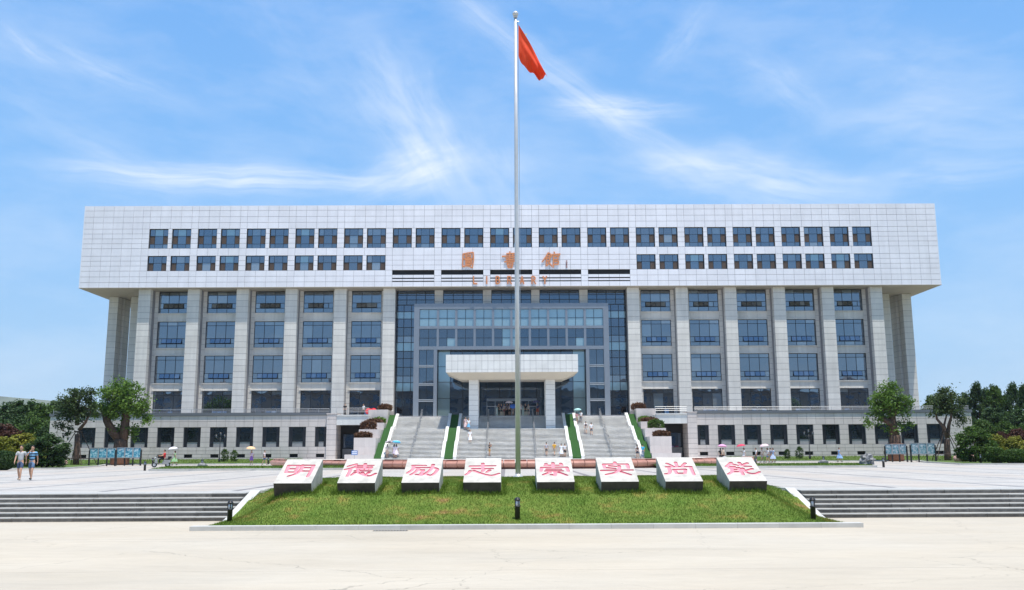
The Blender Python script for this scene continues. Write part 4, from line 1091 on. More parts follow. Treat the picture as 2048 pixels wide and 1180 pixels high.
def forest_tree(kind, H, W, leaf, n, clr, seed):
    """full crown tree: trunk with limbs plus leaf clumps"""
    r = np.random.default_rng(seed); cs = []; rad = []
    k = 90
    for i in range(k):
        h = r.uniform(.10, 1.0)
        prof = (math.sin(math.pi*(.12+.80*h))**.6 if kind == 'round' else .45+.55*math.sin(math.pi*min(1, .15+h*.8)))
        if h > .8: prof *= 1-(h-.8)*2.4
        a = r.uniform(0, 6.28); q = r.uniform(.15, 1)**.5*W/2*max(.1, prof)
        cs.append((q*math.cos(a), q*math.sin(a), h*H*.96)); rad.append(r.uniform(.6, 1.15)*W*.115)
    me = leaf_mesh('crown', clump_pts(cs, rad, n//k, .9), leaf, clr)
    tb = MB(); tb.tube([(0, 0, -.3), (.05, 0, H*.3), (0, .05, H*.62), (0, 0, H*.9)], [H*.020, H*.016, H*.009, .02], 8)
    for i in range(10):
        c = cs[i*9]; limb_tree(tb, (0, 0, max(.6, c[2]-H*.18)), [c], H*.007)
    return tb.mesh('trunk', BARKD), me
PROTO = {'round_dark': forest_tree('round', 9.5, 7.5, .30, 11000, LD, 1), 'round_mid': forest_tree('round', 9, 8.0, .30, 11000, LG, 2),
         'tall_dark': forest_tree('tall', 14, 6.0, .30, 13000, LD, 3), 'tall_mid': forest_tree('tall', 13, 6.4, .30, 13000, LG, 4),
         'yellow': forest_tree('round', 5, 4.6, .20, 6500, LY, 5), 'red': forest_tree('round', 5.5, 4.6, .20, 6500, LR, 6), 'small': forest_tree('round', 3, 2.1, .10, 3200, LG, 7)}
def plant_tree(kind, x, y, z, s, label, group=None, name='tree', sz=None):
    root = thing(name, label, 'tree', (x, y, z), random.uniform(0, 6.28), group); root.scale = (s, s, s*(sz or 1))
    tr, cr = PROTO[kind]; link('trunk', tr, root); link('crown', cr, root); return root
def px_tree(kind, px, toppx, Y, H0, label, group=None, s_w=1.0, name='tree'):
    """tree whose top shows at toppx; standing on the lawn level at distance Y"""
    x, zt = at_y(px, toppx, Y); H = zt-0.0; s = H/H0; root = plant_tree(kind, x, Y, 0, s*s_w, label, group, name, 1/s_w); return root
HH = {'round_dark': 9.9, 'round_mid': 9.4, 'tall_dark': 14.2, 'tall_mid': 13.2, 'yellow': 5.2, 'red': 5.7, 'small': 3.1}
gl = 'trees of the wood beside the library'
for (k, px, tp, Y, w) in [('round_dark', 12, 806, 150, 1.0), ('tall_dark', 35, 800, 158, 1.2), ('round_dark', 62, 800, 152, 1.0), ('round_mid', 92, 806, 146, .9), ('round_dark', 30, 830, 138, 1.1), ('round_mid', 75, 834, 136, 1.0), ('round_dark', 110, 838, 134, .9), ('round_dark', 142, 822, 142, .8), ('round_dark', -8, 836, 136, 1.0), ('tall_dark', 112, 800, 160, 1.2), ('round_dark', 128, 806, 150, .9), ('round_dark', -25, 812, 148, 1.1), ('tall_dark', -60, 806, 155, 1.2)]:
    px_tree(k, px, tp, Y, HH[k], 'dark leafy tree in the dense wood on the bare hill side of the library', gl, w)
for (k, px, tp, Y, w) in [('round_mid', 1868, 790, 158, .7), ('tall_dark', 1930, 784, 160, .8), ('tall_dark', 1952, 763, 156, .62), ('tall_mid', 1986, 768, 152, .66), ('tall_dark', 2024, 764, 160, .62), ('tall_dark', 2047, 766, 150, .6), ('tall_dark', 2080, 770, 154, 1.1), ('round_mid', 1965, 838, 136, .9), ('round_mid', 2010, 842, 134, 1.0), ('round_dark', 1920, 815, 160, .8), ('tall_dark', 1970, 775, 158, .65), ('tall_dark', 2006, 788, 155, .8), ('round_dark', 1990, 812, 145, 1.0), ('round_dark', 2038, 815, 143, 1.0), ('round_dark', 1940, 830, 142, .8), ('round_mid', 2050, 846, 130, 1.0), ('round_dark', 2100, 830, 138, 1.1)]:
    px_tree(k, px, tp, Y, HH[k], ('tall dark poplar' if 'tall' in k else 'broad green tree') + ' in the wood behind the round clipped shrubs', gl, w)
for (k, px, tp, Y, w, lb) in [('yellow', 10, 873, 100, 1.5, 'yellow-green'), ('yellow', 50, 866, 104, 1.4, 'yellow-green'), ('red', 8, 848, 112, 1.3, 'red-brown'), ('yellow', 76, 876, 98, 1.0, 'yellow-green'), ('red', -22, 850, 110, 1.2, 'red-brown')]:
    px_tree(k, px, tp, Y, HH[k], lb + ' small tree behind the two walking men', 'small trees behind the walking men', w, 'small_tree')
for (k, px, tp, Y, w, lb) in [('yellow', 1988, 868, 104, 1.1, 'yellow-green'), ('yellow', 2030, 872, 102, 1.2, 'yellow-green'), ('red', 2035, 856, 112, 1.3, 'red-brown'), ('yellow', 2070, 872, 100, 1.2, 'yellow-green'), ('red', 2000, 862, 112, .9, 'red-brown')]:
    px_tree(k, px, tp, Y, HH[k], lb + ' small tree behind the round clipped shrubs', 'small trees behind the clipped shrubs', w, 'small_tree')
px_tree('round_dark', 98, 866, 92, 9.9, 'dense dark green low-branched tree beside the two walking men', None, 1.45, 'bushy_tree')
px_tree('round_mid', 1945, 852, 98, 9.4, 'dense green low-branched tree beside the clipped shrubs', None, 1.2, 'bushy_tree')
# little trees in the grass along the podium
for px, tp in ((450, 897), (469, 899), (1574, 897), (1598, 892)):
    x, zt = at_y(px, tp, 121.5); plant_tree('small', x, 121.5, .3, (zt-.3)/3.1, 'little round-headed sapling in the grass by the podium %s' % ('next to the purple dress' if px < 1000 else 'near the lamp post'), 'saplings along the podium', 'sapling')
# pruned old trees with thick trunks and tufted regrowth
def old_tree(name, label, px, pxw, Y, z0, limbs, tufts, leaf, ma, trunk_top, trunk_r, wrap=None, bark=BARK):
    """limbs / tufts given in photo pixels on the plane of the trunk, with own depth offsets"""
    bx, _ = at_y(px, 900, Y)
    root = thing(name, label, 'tree', (bx, Y, z0))
    mb = MB()
    P = lambda q, dy=0: (at_y(q[0], q[1], Y)[0]-bx, dy, at_y(q[0], q[1], Y)[1]-z0)
    tt = P(trunk_top); lean = tt[0]
    mb.tube([(0, 0, -.3), (lean*.3, 0, tt[2]*.3), (lean*.65, .05, tt[2]*.65), tt], [trunk_r*1.25, trunk_r*1.05, trunk_r, trunk_r*.92], 12)
    for (pts, r0, r1) in limbs:
        q = [P(p, random.uniform(-.4, .4) if i else 0) for i, p in enumerate(pts)]; n = len(q)
        mb.tube(q, [r0+(r1-r0)*i/(n-1) for i in range(n)], 9)
    cs = []; rad = []
    for (cx_, cy_, rp, k) in tufts:
        for i in range(k):
            a, e = random.uniform(0, 6.28), random.uniform(0, 1)**.5
            dx, dz = math.cos(a)*e*rp, math.sin(a)*e*rp
            c = P((cx_+dx, cy_+dz)); dy = random.uniform(-1, 1)*rp*Y/F*.9*math.sqrt(max(0, 1-e*e))
            cs.append((c[0], dy, c[2])); rad.append(random.uniform(.35, .8))
            if i % 3 == 0:
                pc = P((cx_, cy_+rp*.4)); mb.tube([pc, ((pc[0]+c[0])/2, dy*.4, (pc[2]+c[2])/2+.1), (c[0], dy, c[2])], [.05, .03, .012], 5)
    mb.build('trunk', bark, root, True)
    link('crown', leaf_mesh('crown', clump_pts(cs, rad, 52, .8), leaf*.66, ma), root)
    if wrap:
        w = MB(); w.lathe([(trunk_r*1.32+.02*(i % 2), -.1+wrap*i/14) for i in range(15)], 14); w.build('straw_wrap', WRAP, root, True)
    return root
old_tree('old_tree', 'slender dark pruned tree held by wooden props beside the notice boards', 154, 0, 112, .1,
  [([(158,860),(172,845),(178,825),(185,800)], .22, .05), ([(154,850),(153,820),(150,790)], .25, .06), ([(154,835),(140,815),(128,805)], .12, .04), ([(152,812),(165,795),(172,784)], .10, .03)],
  [(150,805,26,34), (138,822,24,18), (172,812,18,16), (178,786,9,6), (165,838,16,8), (128,856,16,7), (150,790,14,10)], .26, leafm('leaf_dusky', (.045, .080, .024), (.07, .11, .032)), (155, 868), .33)
old_tree('old_tree', 'thick forked old tree with bright green regrowth behind the blue notice boards', 241, 0, 116, .2,
  [([(240,880),(226,862),(214,840),(207,822)], .62, .36), ([(246,880),(250,855),(250,835),(253,815)], .62, .42), ([(207,822),(203,808)], .34, .15), ([(253,815),(258,800)], .38, .15)],
  [(225,800,34,44), (262,800,34,44), (208,818,24,22), (282,815,16,16), (245,785,28,26), (240,858,12,9), (262,866,14,7), (288,838,10,7), (236,822,22,14)], .27, LB, (242, 878), .85, 1.9)
old_tree('old_tree', 'stout pollarded old tree with bark wrap behind the pale notice boards', 1791, 0, 116, .2,
  [([(1790,872),(1786,845),(1785,825),(1768,808),(1762,798)], .60, .28), ([(1786,850),(1772,842),(1758,834)], .40, .30), ([(1786,830),(1795,812),(1800,800)], .36, .15)],
  [(1776,796,28,34), (1765,812,24,22), (1803,808,18,20), (1778,786,22,18), (1752,830,14,9), (1808,838,18,8), (1740,845,8,4), (1790,855,16,6)], .27, LB, (1790, 870), .72, 2.1)
old_tree('old_tree', 'forked bare-stemmed tree held by wooden props beside the pale notice boards', 1894, 0, 113, .1,
  [([(1894,876),(1884,852),(1876,838),(1870,828)], .24, .10), ([(1895,876),(1898,850),(1899,835),(1902,815)], .26, .08), ([(1895,874),(1891,850),(1893,830)], .2, .08)],
  [(1885,808,20,26), (1905,806,20,26), (1893,795,18,16), (1872,822,14,10), (1915,825,12,8), (1924,842,10,6)], .24, leafm('leaf_sparse', (.06, .10, .03), (.09, .13, .04)), (1894, 878), .36)
def props(px, Y, z0, topz, spread, label):
    bx, _ = at_y(px, 900, Y); root = thing('tree_props', label, 'tree support', (bx, Y, z0))
    for k in range(4):
        a = k*math.pi/2+.6; MB().tube([(math.cos(a)*spread, math.sin(a)*spread*.8, -.25), (math.cos(a)*.28, math.sin(a)*.28, topz)], .055, 6).build('prop', STAKE, root)
    MB().tube([(-spread*.8, -spread*.3, .8), (spread*.9, -spread*.3, .75)], .05, 6).build('cross_bar', STAKE, root)
    MB().lathe([(.42, topz-.12), (.45, topz-.02), (.40, topz+.05)], 12).build('tie_band', STAKE, root)
props(154, 112, .1, 4.0, 2.6, 'wooden props staked round the slender tree beside the blue notice boards')
props(1894, 113, .1, 3.6, 2.4, 'wooden props staked round the forked tree beside the pale notice boards')

# clipped shrubs
def clipped(px, Y, rx, rz, label, ma=LG, sy=1.0):
    x, _ = at_y(px, 915, Y); root = thing('clipped_shrub', label, 'shrub', (x, Y, .02))
    d = rng.normal(0, 1, (5200, 3)); d /= np.linalg.norm(d, axis=1)[:, None]; d[:, 2] = np.where(d[:, 2] < -.6, -d[:, 2], d[:, 2])
    p = d*np.array([rx, rx*sy, rz])*rng.uniform(.86, 1.02, 5200)[:, None]; p[:, 2] += rz*.8
    link('foliage', leaf_mesh('foliage', p, .10, ma), root)
    MB().blob((0, 0, rz*.8), (rx*.86, rx*sy*.86, rz*.86), 14, 9).build('inner_mass', LD, root)
clipped(1993, 92, .95, .92, 'ball-clipped green shrub on the verge between bollard and long hedge')
clipped(2032, 90, 1.45, .80, 'wide clipped green shrub mound next to the ball-clipped shrub', LG, .8)
clipped(8, 84, 1.25, .95, 'dark rounded clipped shrub beside the yellow-green trees and walking men', LD, 1.0)
# plants on the planter walls
def planter_plant(x, y, z, w, h, ma, label, name='planter_shrub', hang=False):
    root = thing(name, label, 'plant', (x, y, z))
    n = 900; u = rng.uniform(-1, 1, n)
    p = np.stack([u*w/2, rng.normal(0, .22, n), rng.random(n)**.8*h*(1-.35*u**2)+rng.normal(0, .04, n)], 1)
    if hang: p[:, 2] = -rng.random(n)*h*.9; p[:, 1] = -np.abs(rng.normal(0, .1, n))-.02
    link('foliage', leaf_mesh('foliage', p, .13, ma, .1, 2.6), root)
    st = MB()
    for k in range(14):
        xx = random.uniform(-w/2, w/2)*.9; st.tube([(xx*.8, 0, -.02), (xx, random.uniform(-.1, .1), (h*.7 if not hang else -h*.6))], .015, 4)
    st.build('stems', BARKD, root)
for sg in (-1, 1):
    sd = 'blue sign' if sg < 0 else 'baby carriage'
    x = sg*18.7
    planter_plant(sg*18.0, 130.2, 7.28, 2.0, .9, LDRY, 'dry brown shrub on the top tier of the %s side planter wall' % sd)
    planter_plant(x-.2*sg, 127.6, 5.35, 1.9, .85, LB, 'bright green plant on an upper tier of the %s side planter wall' % sd)
    planter_plant(x, 125.0, 5.35, 2.2, .55, LDRY, 'low dry plant on the second tier of the %s side planter wall' % sd)
    planter_plant(x+.3*sg, 121.5, 4.38, 2.1, 1.2, LDRY if sg < 0 else LG, 'shaggy plant on the third tier of the %s side planter wall' % sd)
    planter_plant(x+.4*sg, 118.0, 3.25, 2.2, .75, LDRY, 'dry brown shrub on the lowest tier of the %s side planter wall' % sd)

# ------------------------------------------------------------------ grass strips, verges and kerbs on the plaza
def lawn_sheet(name, pts, zf=None, z=.05):
    mb = MB(); n = len(pts); mb._add([(x, y, (zf(x, y) if zf else z)) for x, y in pts], [tuple(range(n))]); return mb.build(name, GRASSM, kind='structure')
def far_blades(name, x0, x1, y0, y1, n, zf, label, h=.10):
    def smp(k):
        x = rng.uniform(x0, x1, k); y = rng.uniform(y0, y1, k); return x, y, zf(x, y)
    blades(name, n, smp, h, .022, BLADE, kind='stuff', label=label)
bank = lambda x, y: np.interp(y, [116.5, 118, 126.3], [.06, .12, .60])
for sg in (-1, 1):
    x0, x1 = sorted((sg*28.5, sg*72))
    mb = MB(); mb._add([(x0, 116.5, .06), (x1, 116.5, .06), (x1, 118, .12), (x0, 118, .12), (x1, 126.4, .60), (x0, 126.4, .60)], [(0, 1, 2, 3), (3, 2, 4, 5)]); mb.build('grass_bank', GRASSM, kind='structure')
    far_blades('bank_grass', x0, x1, 116.6, 126, 9000, bank, 'rough grass on the bank below the podium, %s' % ('notice board with blue posters side' if sg < 0 else 'pale posters side'), .13)
    kerb_run('bank_kerb', [(x0, 116.4), (x1, 116.4)], .25, -.02, .12, 2.0)
# kerbed grass islands either side of the forecourt
def island(x0, x1, y0, y1, lab):
    kerb_run('island_kerb', [(x0, y0), (x1, y0)], .34, -.02, .17, 1.5); kerb_run('island_kerb', [(x0, y1), (x1, y1)], .2, -.02, .12, 2.0)
    dome = lambda x, y: .12+.16*np.sin(np.clip((y-y0)/(y1-y0), 0, 1)*np.pi)
    mb = MB(); n = 8
    for j in range(n+1):
        y = y0+.15+(y1-y0-.25)*j/n; mb.v += [(x0, y, float(dome(0, y))), (x1, y, float(dome(0, y)))]
    mb.f = [(2*j, 2*j+1, 2*j+3, 2*j+2) for j in range(n)]; mb.mi = [0]*n; mb.build('grass_island', GRASSM, None, True, kind='structure')
    far_blades('island_grass', x0, x1, y0+.2, y1-.2, 9000, dome, lab, .09)
island(-30.5, -12.0, 77.3, 84.0, 'grass on the kerbed island in front of the red-shirted rider'); island(12.0, 30.2, 77.3, 84.0, 'grass on the kerbed island with the black garden rock')
# verges at the far left and right of the plaza
for sg in (-1, 1):
    pts = [(sg*43, 89), (sg*150, 60), (sg*150, 116.5), (sg*51, 116.5), (sg*46.5, 104.0)]
    if sg < 0: pts = pts[::-1]
    lawn_sheet('grass_verge', pts, None, .10)
    kerb_run('verge_kerb', [(sg*43, 88.8), (sg*46.5, 104.2), (sg*51, 116.4)], .3, -.02, .13, 2.0); kerb_run('verge_kerb', [(sg*43, 88.8), (sg*90, 76.2)], .3, -.02, .13, 2.0)
    far_blades('verge_grass', *sorted((sg*52, sg*75)), 90, 116, 7000, lambda x, y: .1+0*x, 'grass of the verge around the %s' % ('bushy tree by the walking men' if sg < 0 else 'clipped shrubs'), .12)

# ------------------------------------------------------------------ notice boards, lamps, rocks, small bollards
def poster_mat(i, blue):
    ma = bpy.data.materials.new('poster_%d_%d' % (i, blue)); ma.use_nodes = True; nt = ma.node_tree; N = nt.nodes; L = nt.links
    b = N['Principled BSDF']; b.inputs['Roughness'].default_value = .25
    tc = N.new('ShaderNodeTexCoord'); nz = N.new('ShaderNodeTexNoise'); nz.inputs['Scale'].default_value = 4.5; nz.inputs['Detail'].default_value = 5
    mp = N.new('ShaderNodeMapping'); mp.inputs['Location'].default_value = (i*3.7, blue*5, i); L.new(tc.outputs['Object'], mp.inputs['Vector']); L.new(mp.outputs[0], nz.inputs['Vector'])
    cr = N.new('ShaderNodeValToRGB'); L.new(nz.outputs['Fac'], cr.inputs[0]); e = cr.color_ramp.elements
    e[0].position = .35; e[1].position = .68
    if blue: e[0].color = (.03, .17, .27, 1); e[1].color = (.50, .68, .72, 1); x = e.new(.5); x.color = (.12, .36, .46, 1)
    else: e[0].color = (.06, .17, .22, 1); e[1].color = (.52, .50, .54, 1); x = e.new(.5); x.color = (.20, .33, .38, 1)
    L.new(cr.outputs[0], b.inputs['Base Color']); return ma
def notice_board(px0, px1, Y, py0, py1, idx, blue, label):
    x0, zt = at_y(px0, py0, Y); x1, zb = at_y(px1, py1, Y); w = x1-x0; zb = max(zb, .9)
    root = thing('notice_board', label, 'notice board', (x0, Y, .03), R(random.uniform(-2, 2)), 'notice boards by the old trees'); zt -= .03; zb -= .03
    for k in range(3):
        a, b_ = w*k/3, w*(k+1)/3; fr = MB(); t = .06
        fr.box(a, b_, -.06, .06, zb, zb+t); fr.box(a, b_, -.06, .06, zt-t, zt); fr.box(a, a+t, -.06, .06, zb+t, zt-t); fr.box(b_-t, b_, -.06, .06, zb+t, zt-t); fr.box(a+t, b_-t, .0, .05, zb+t, zt-t)
        o = fr.build('case', GFRAME2, root)
        MB().box(a+t+.02, b_-t-.02, -.02, -.005, zb+t+.02, zt-t-.02).build('poster', poster_mat(idx*3+k, blue), o)
        tx = MB(); 
        for j in range(3): tx.box(a+t+.12+.04*j, a+t+.12+(b_-a-2*t-.24)*(.9-.2*j), -.026, -.021, zt-t-.14-.09*j, zt-t-.10-.09*j)
        tx.build('heading', mat('poster_heading', (.75, .80, .82), .5), o)
    for x in (.0, w/3, 2*w/3, w): MB().box(x-.07, x+.07, .07 if 0 < x < w-.01 else -.09, .17 if 0 < x < w-.01 else .09, -.05, zb if 0 < x < w-.01 else zt-.25).build('post', BOLL, root)
notice_board(180, 230, 107, 896, 921, 0, 1, 'three-panel notice board with bright blue posters before the thick forked tree, props side')
notice_board(234, 281, 109, 895, 919, 1, 1, 'three-panel notice board with bright blue posters before the thick forked tree, entrance side')
notice_board(1769, 1814, 109, 888, 911, 2, 0, 'three-panel notice board with faded blue-grey posters in front of the pollarded tree')
notice_board(1820, 1872, 107, 886, 911, 3, 0, 'three-panel notice board with faded posters next to the propped forked tree')
def lamp_post(px, top, Y, z0, label):
    x, zt = at_y(px, top, Y); H = zt-z0; root = thing('street_lamp', label, 'street lamp', (x, Y, z0))
    MB().lathe([(.16, -.1), (.15, .3), (.09, .42), (.06, .6), (.045, H*.6), (.04, H-.4)], 10).build('post', IRON, root, True)
    arm = MB(); arm.tube([(-.55, 0, H-.50), (-.3, 0, H-.68), (0, 0, H-.62), (.3, 0, H-.68), (.55, 0, H-.50)], .03, 6); arm.tube([(0, 0, H-.7), (0, 0, H-.2)], .03, 6); arm.build('arm', IRON, root, True)
    for dx in (-.55, 0, .55):
        zz = H-.50 if dx else H-.22
        ln = MB().lathe([(.05, 0), (.11, .06), (.15, .30), (.14, .31)], 8, (dx, 0, zz)).build('lantern', GLASSD, root)
        MB().lathe([(.17, .31), (.10, .40), (.03, .43), (.02, .52)], 8, (dx, 0, zz)).build('lantern_cap', IRON, ln)
lamp_post(127, 872, 110, .1, 'black three-lantern lamp post next to the slender propped tree')
lamp_post(441, 868, 121, .3, 'black three-lantern lamp post before the podium windows near the saplings, rider side')
lamp_post(1617, 862, 121, .3, 'black three-lantern lamp post before the podium windows near the blue dress')
for (px, Y, z, wh) in ((291, 78.5, 0, 'at the kerb end of the rider side grass island'), (306, 112, .06, 'on the path behind the rider'), (281, 117.2, .1, 'in the grass behind the notice boards with bright blue posters'), (405, 84.8, .1, 'behind the dark rounded stone on the rider side island'),
    (537, 115.5, 0, 'beside the man in pale shirt and blue shorts'), (712, 78.2, 0, 'in front of the rim between the ming and de blocks'), (1510, 80.5, 0, 'behind the block reading neng'), (1647, 84.6, .1, 'behind the dark rounded stone on the craggy rock island'),
    (1766, 77.6, 0, 'next to the craggy black rock'), (1782, 117.5, .1, 'in the grass behind the faded notice boards'), (1961, 92, .1, 'between the bushy tree and the ball-clipped shrub'), (85, 92, .1, 'by the bushy tree behind the walking men')):
    x, _ = at_y(px, 915, Y); bollard(x, Y, z, 'small black bollard light ' + wh, 1.15 if Y < 90 else 1.2, 'bollard lights around the plaza lawns')
def rock(px, Y, z, r, label, ma, jit=.3, name='garden_rock'):
    x, _ = at_y(px, 925, Y); root = thing(name, label, 'rock', (x, Y, z)); rs = random.Random(int(px))
    MB().blob((0, 0, r[2]*.8), r, 12, 9, jit, 0, rs).build('stone', ma, root)
    return root
BLK = mat('black_rock', (.07, .07, .072), .6, .5, 5, .5, 8, col2=(.30, .30, .30))
rock(1735, 79.0, .1, (.62, .5, .55), 'craggy black and white veined ornamental rock on the grass island', BLK)
rk = rock(405, 83.2, .12, (.48, .36, .26), 'dark rounded stone at the foot of a bollard on the rider side island', BLK, .12)
rk = rock(1647, 83.0, .12, (.48, .36, .26), 'dark rounded stone at the foot of a bollard on the craggy rock island', BLK, .12)
PST = mat('pink_boulder', (.55, .33, .28), .6, .1, 3)
for i, (px, Y) in enumerate(((100, 106), (113, 106.5), (124, 107), (1918, 104), (1932, 104.5), (1944, 105))):
    rock(px, Y, .08, (.62, .5, .42), 'smooth pink boulder in the row beside the %s' % ('slender propped tree' if px < 1000 else 'forked propped tree'), PST, .05, 'pink_boulder')['group'] = 'pink boulders'
# blue sign by the left planter wall
x, zt = at_y(703, 901, 113); x1, zb = at_y(715, 910, 113)
sg_ = thing('blue_sign', 'small blue sign with two white lines of text before the planter wall', 'sign', ((x+x1)/2, 113, FZ)); w = (x1-x)/2
MB().box(-w, w, -.03, 0, zb-FZ, zt-FZ).build('plate', mat('sign_blue', (.015, .12, .42), .4), sg_)
tx = MB()
for r_ in range(2):
    for k in range(5): tx.box(-w*.82+k*w*.34, -w*.82+k*w*.34+w*.26, -.038, -.032, (zb+(zt-zb)*(.58-.42*r_))-FZ, (zb+(zt-zb)*(.86-.42*r_))-FZ)
tx.build('lettering', mat('sign_white', (.8, .8, .8), .5), sg_)
MB().tube([(0, .03, -.05), (0, .03, zt-FZ)], .03, 6).build('post', RAILM, sg_)

# ------------------------------------------------------------------ people
SKIN = mat('skin', (.50, .29, .19), .6, .05, 9); HAIR = mat('hair', (.012, .010, .009), .6)
def skin_mesh(name, V, E, rad, sub=1):
    me = bpy.data.meshes.new(name); me.from_pydata(V, E, []); o = bpy.data.objects.new(name, me); COL.objects.link(o)
    sk = o.modifiers.new('skin', 'SKIN'); sk.use_smooth_shade = True
    if not me.skin_vertices: me.attributes
    o.data.update(); bpy.context.view_layer.update()
    lay = me.skin_vertices[0].data
    for i, r_ in enumerate(rad): lay[i].radius = r_ if hasattr(r_, '__len__') else (r_, r_); lay[i].use_root = (i == 0)
    if sub: ss = o.modifiers.new('sub', 'SUBSURF'); ss.levels = sub; ss.render_levels = sub
    bpy.context.view_layer.update()
    out = bpy.data.meshes.new_from_object(o.evaluated_get(bpy.context.evaluated_depsgraph_get())); bpy.data.objects.remove(o)
    out.name = name; return out
def joints(pose):
    J = dict(pel=(0, 0, .95), wai=(0, 0, 1.08), che=(0, -.005, 1.28), nb=(0, .01, 1.435), nt=(0, -.005, 1.52))
    for s, n in ((-1, 'r'), (1, 'l')):
        J['sh'+n] = (s*.175, .01, 1.40); J['el'+n] = (s*.225, .03, 1.13); J['wr'+n] = (s*.235, -.03, .89); J['ha'+n] = (s*.232, -.05, .80)
        J['hi'+n] = (s*.088, 0, .90); J['kn'+n] = (s*.095, -.01, .49); J['an'+n] = (s*.095, .02, .085); J['to'+n] = (s*.11, -.13, .035)
    if pose in ('walk', 'walk_hand', 'umb_walk'):
        J.update(knl=(.09, -.16, .50), anl=(.09, -.20, .10), tol=(.10, -.35, .06), knr=(-.09, .06, .49), anr=(-.09, .27, .14), tor=(-.10, .17, .04))
        J.update(ell=(.215, .10, 1.15), wrl=(.225, .13, .92), hal=(.22, .12, .83), elr=(-.22, -.05, 1.14), wrr=(-.225, -.17, .93), har=(-.22, -.21, .85))
    if pose in ('umb', 'umb_walk'): J.update(elr=(-.21, -.09, 1.16), wrr=(-.16, -.27, 1.27), har=(-.15, -.30, 1.33))
    if pose == 'walk_hand': J.update(elr=(-.20, -.20, 1.22), wrr=(-.06, -.22, 1.44), har=(-.02, -.19, 1.52))
    if pose == 'phone': J.update(elr=(-.20, -.12, 1.17), wrr=(-.09, -.25, 1.36), har=(-.06, -.27, 1.43), ell=(.20, -.10, 1.17), wrl=(.08, -.25, 1.33), hal=(.05, -.28, 1.39))
    if pose == 'ride':
        J.update(knl=(.14, -.42, .88), anl=(.13, -.46, .47), tol=(.14, -.60, .43), knr=(-.14, -.42, .88), anr=(-.13, -.46, .47), tor=(-.14, -.60, .43))
        J.update(ell=(.25, -.20, 1.19), wrl=(.27, -.42, 1.16), hal=(.27, -.50, 1.16), elr=(-.25, -.20, 1.19), wrr=(-.27, -.42, 1.16), har=(-.27, -.50, 1.16))
    return J
def chain(J, spec):
    V = []; E = []; Rr = []; idx = {}
    def add(k, co, r_): idx[k] = len(V); V.append(co); Rr.append(r_)
    for (k, co, r_, par) in spec:
        add(k, co, r_)
        if par: E.append((idx[par], idx[k]))
    return V, E, Rr
def lerp(a, b_, t): return tuple(a[i]+(b_[i]-a[i])*t for i in range(3))
def finger_tubes(mb, J):
    for s, n in ((-1, 'r'), (1, 'l')):
        w, h = Vector(J['wr'+n]), Vector(J['ha'+n]); d = (h-w).normalized(); side = d.cross(Vector((1, 0, 0)))
        side = side.normalized() if side.length > .1 else Vector((0, 1, 0)); nrm = Vector((s*-1, 0, 0))
        for k in range(4):
            o = h+side*(.027-.018*k)-d*.012; ln = (.062, .075, .070, .052)[k]
            p1 = o+d*ln*.5+nrm*.006; p2 = o+d*ln*.95+nrm*.024; mb.tube([o, p1, p2], [.0105, .0095, .007], 6)
        o = w.lerp(h, .45)+side*.030; mb.tube([o, o+side*.030+d*.026, o+side*.038+d*.058+nrm*.01], [.012, .0105, .008], 6)
PM = {}
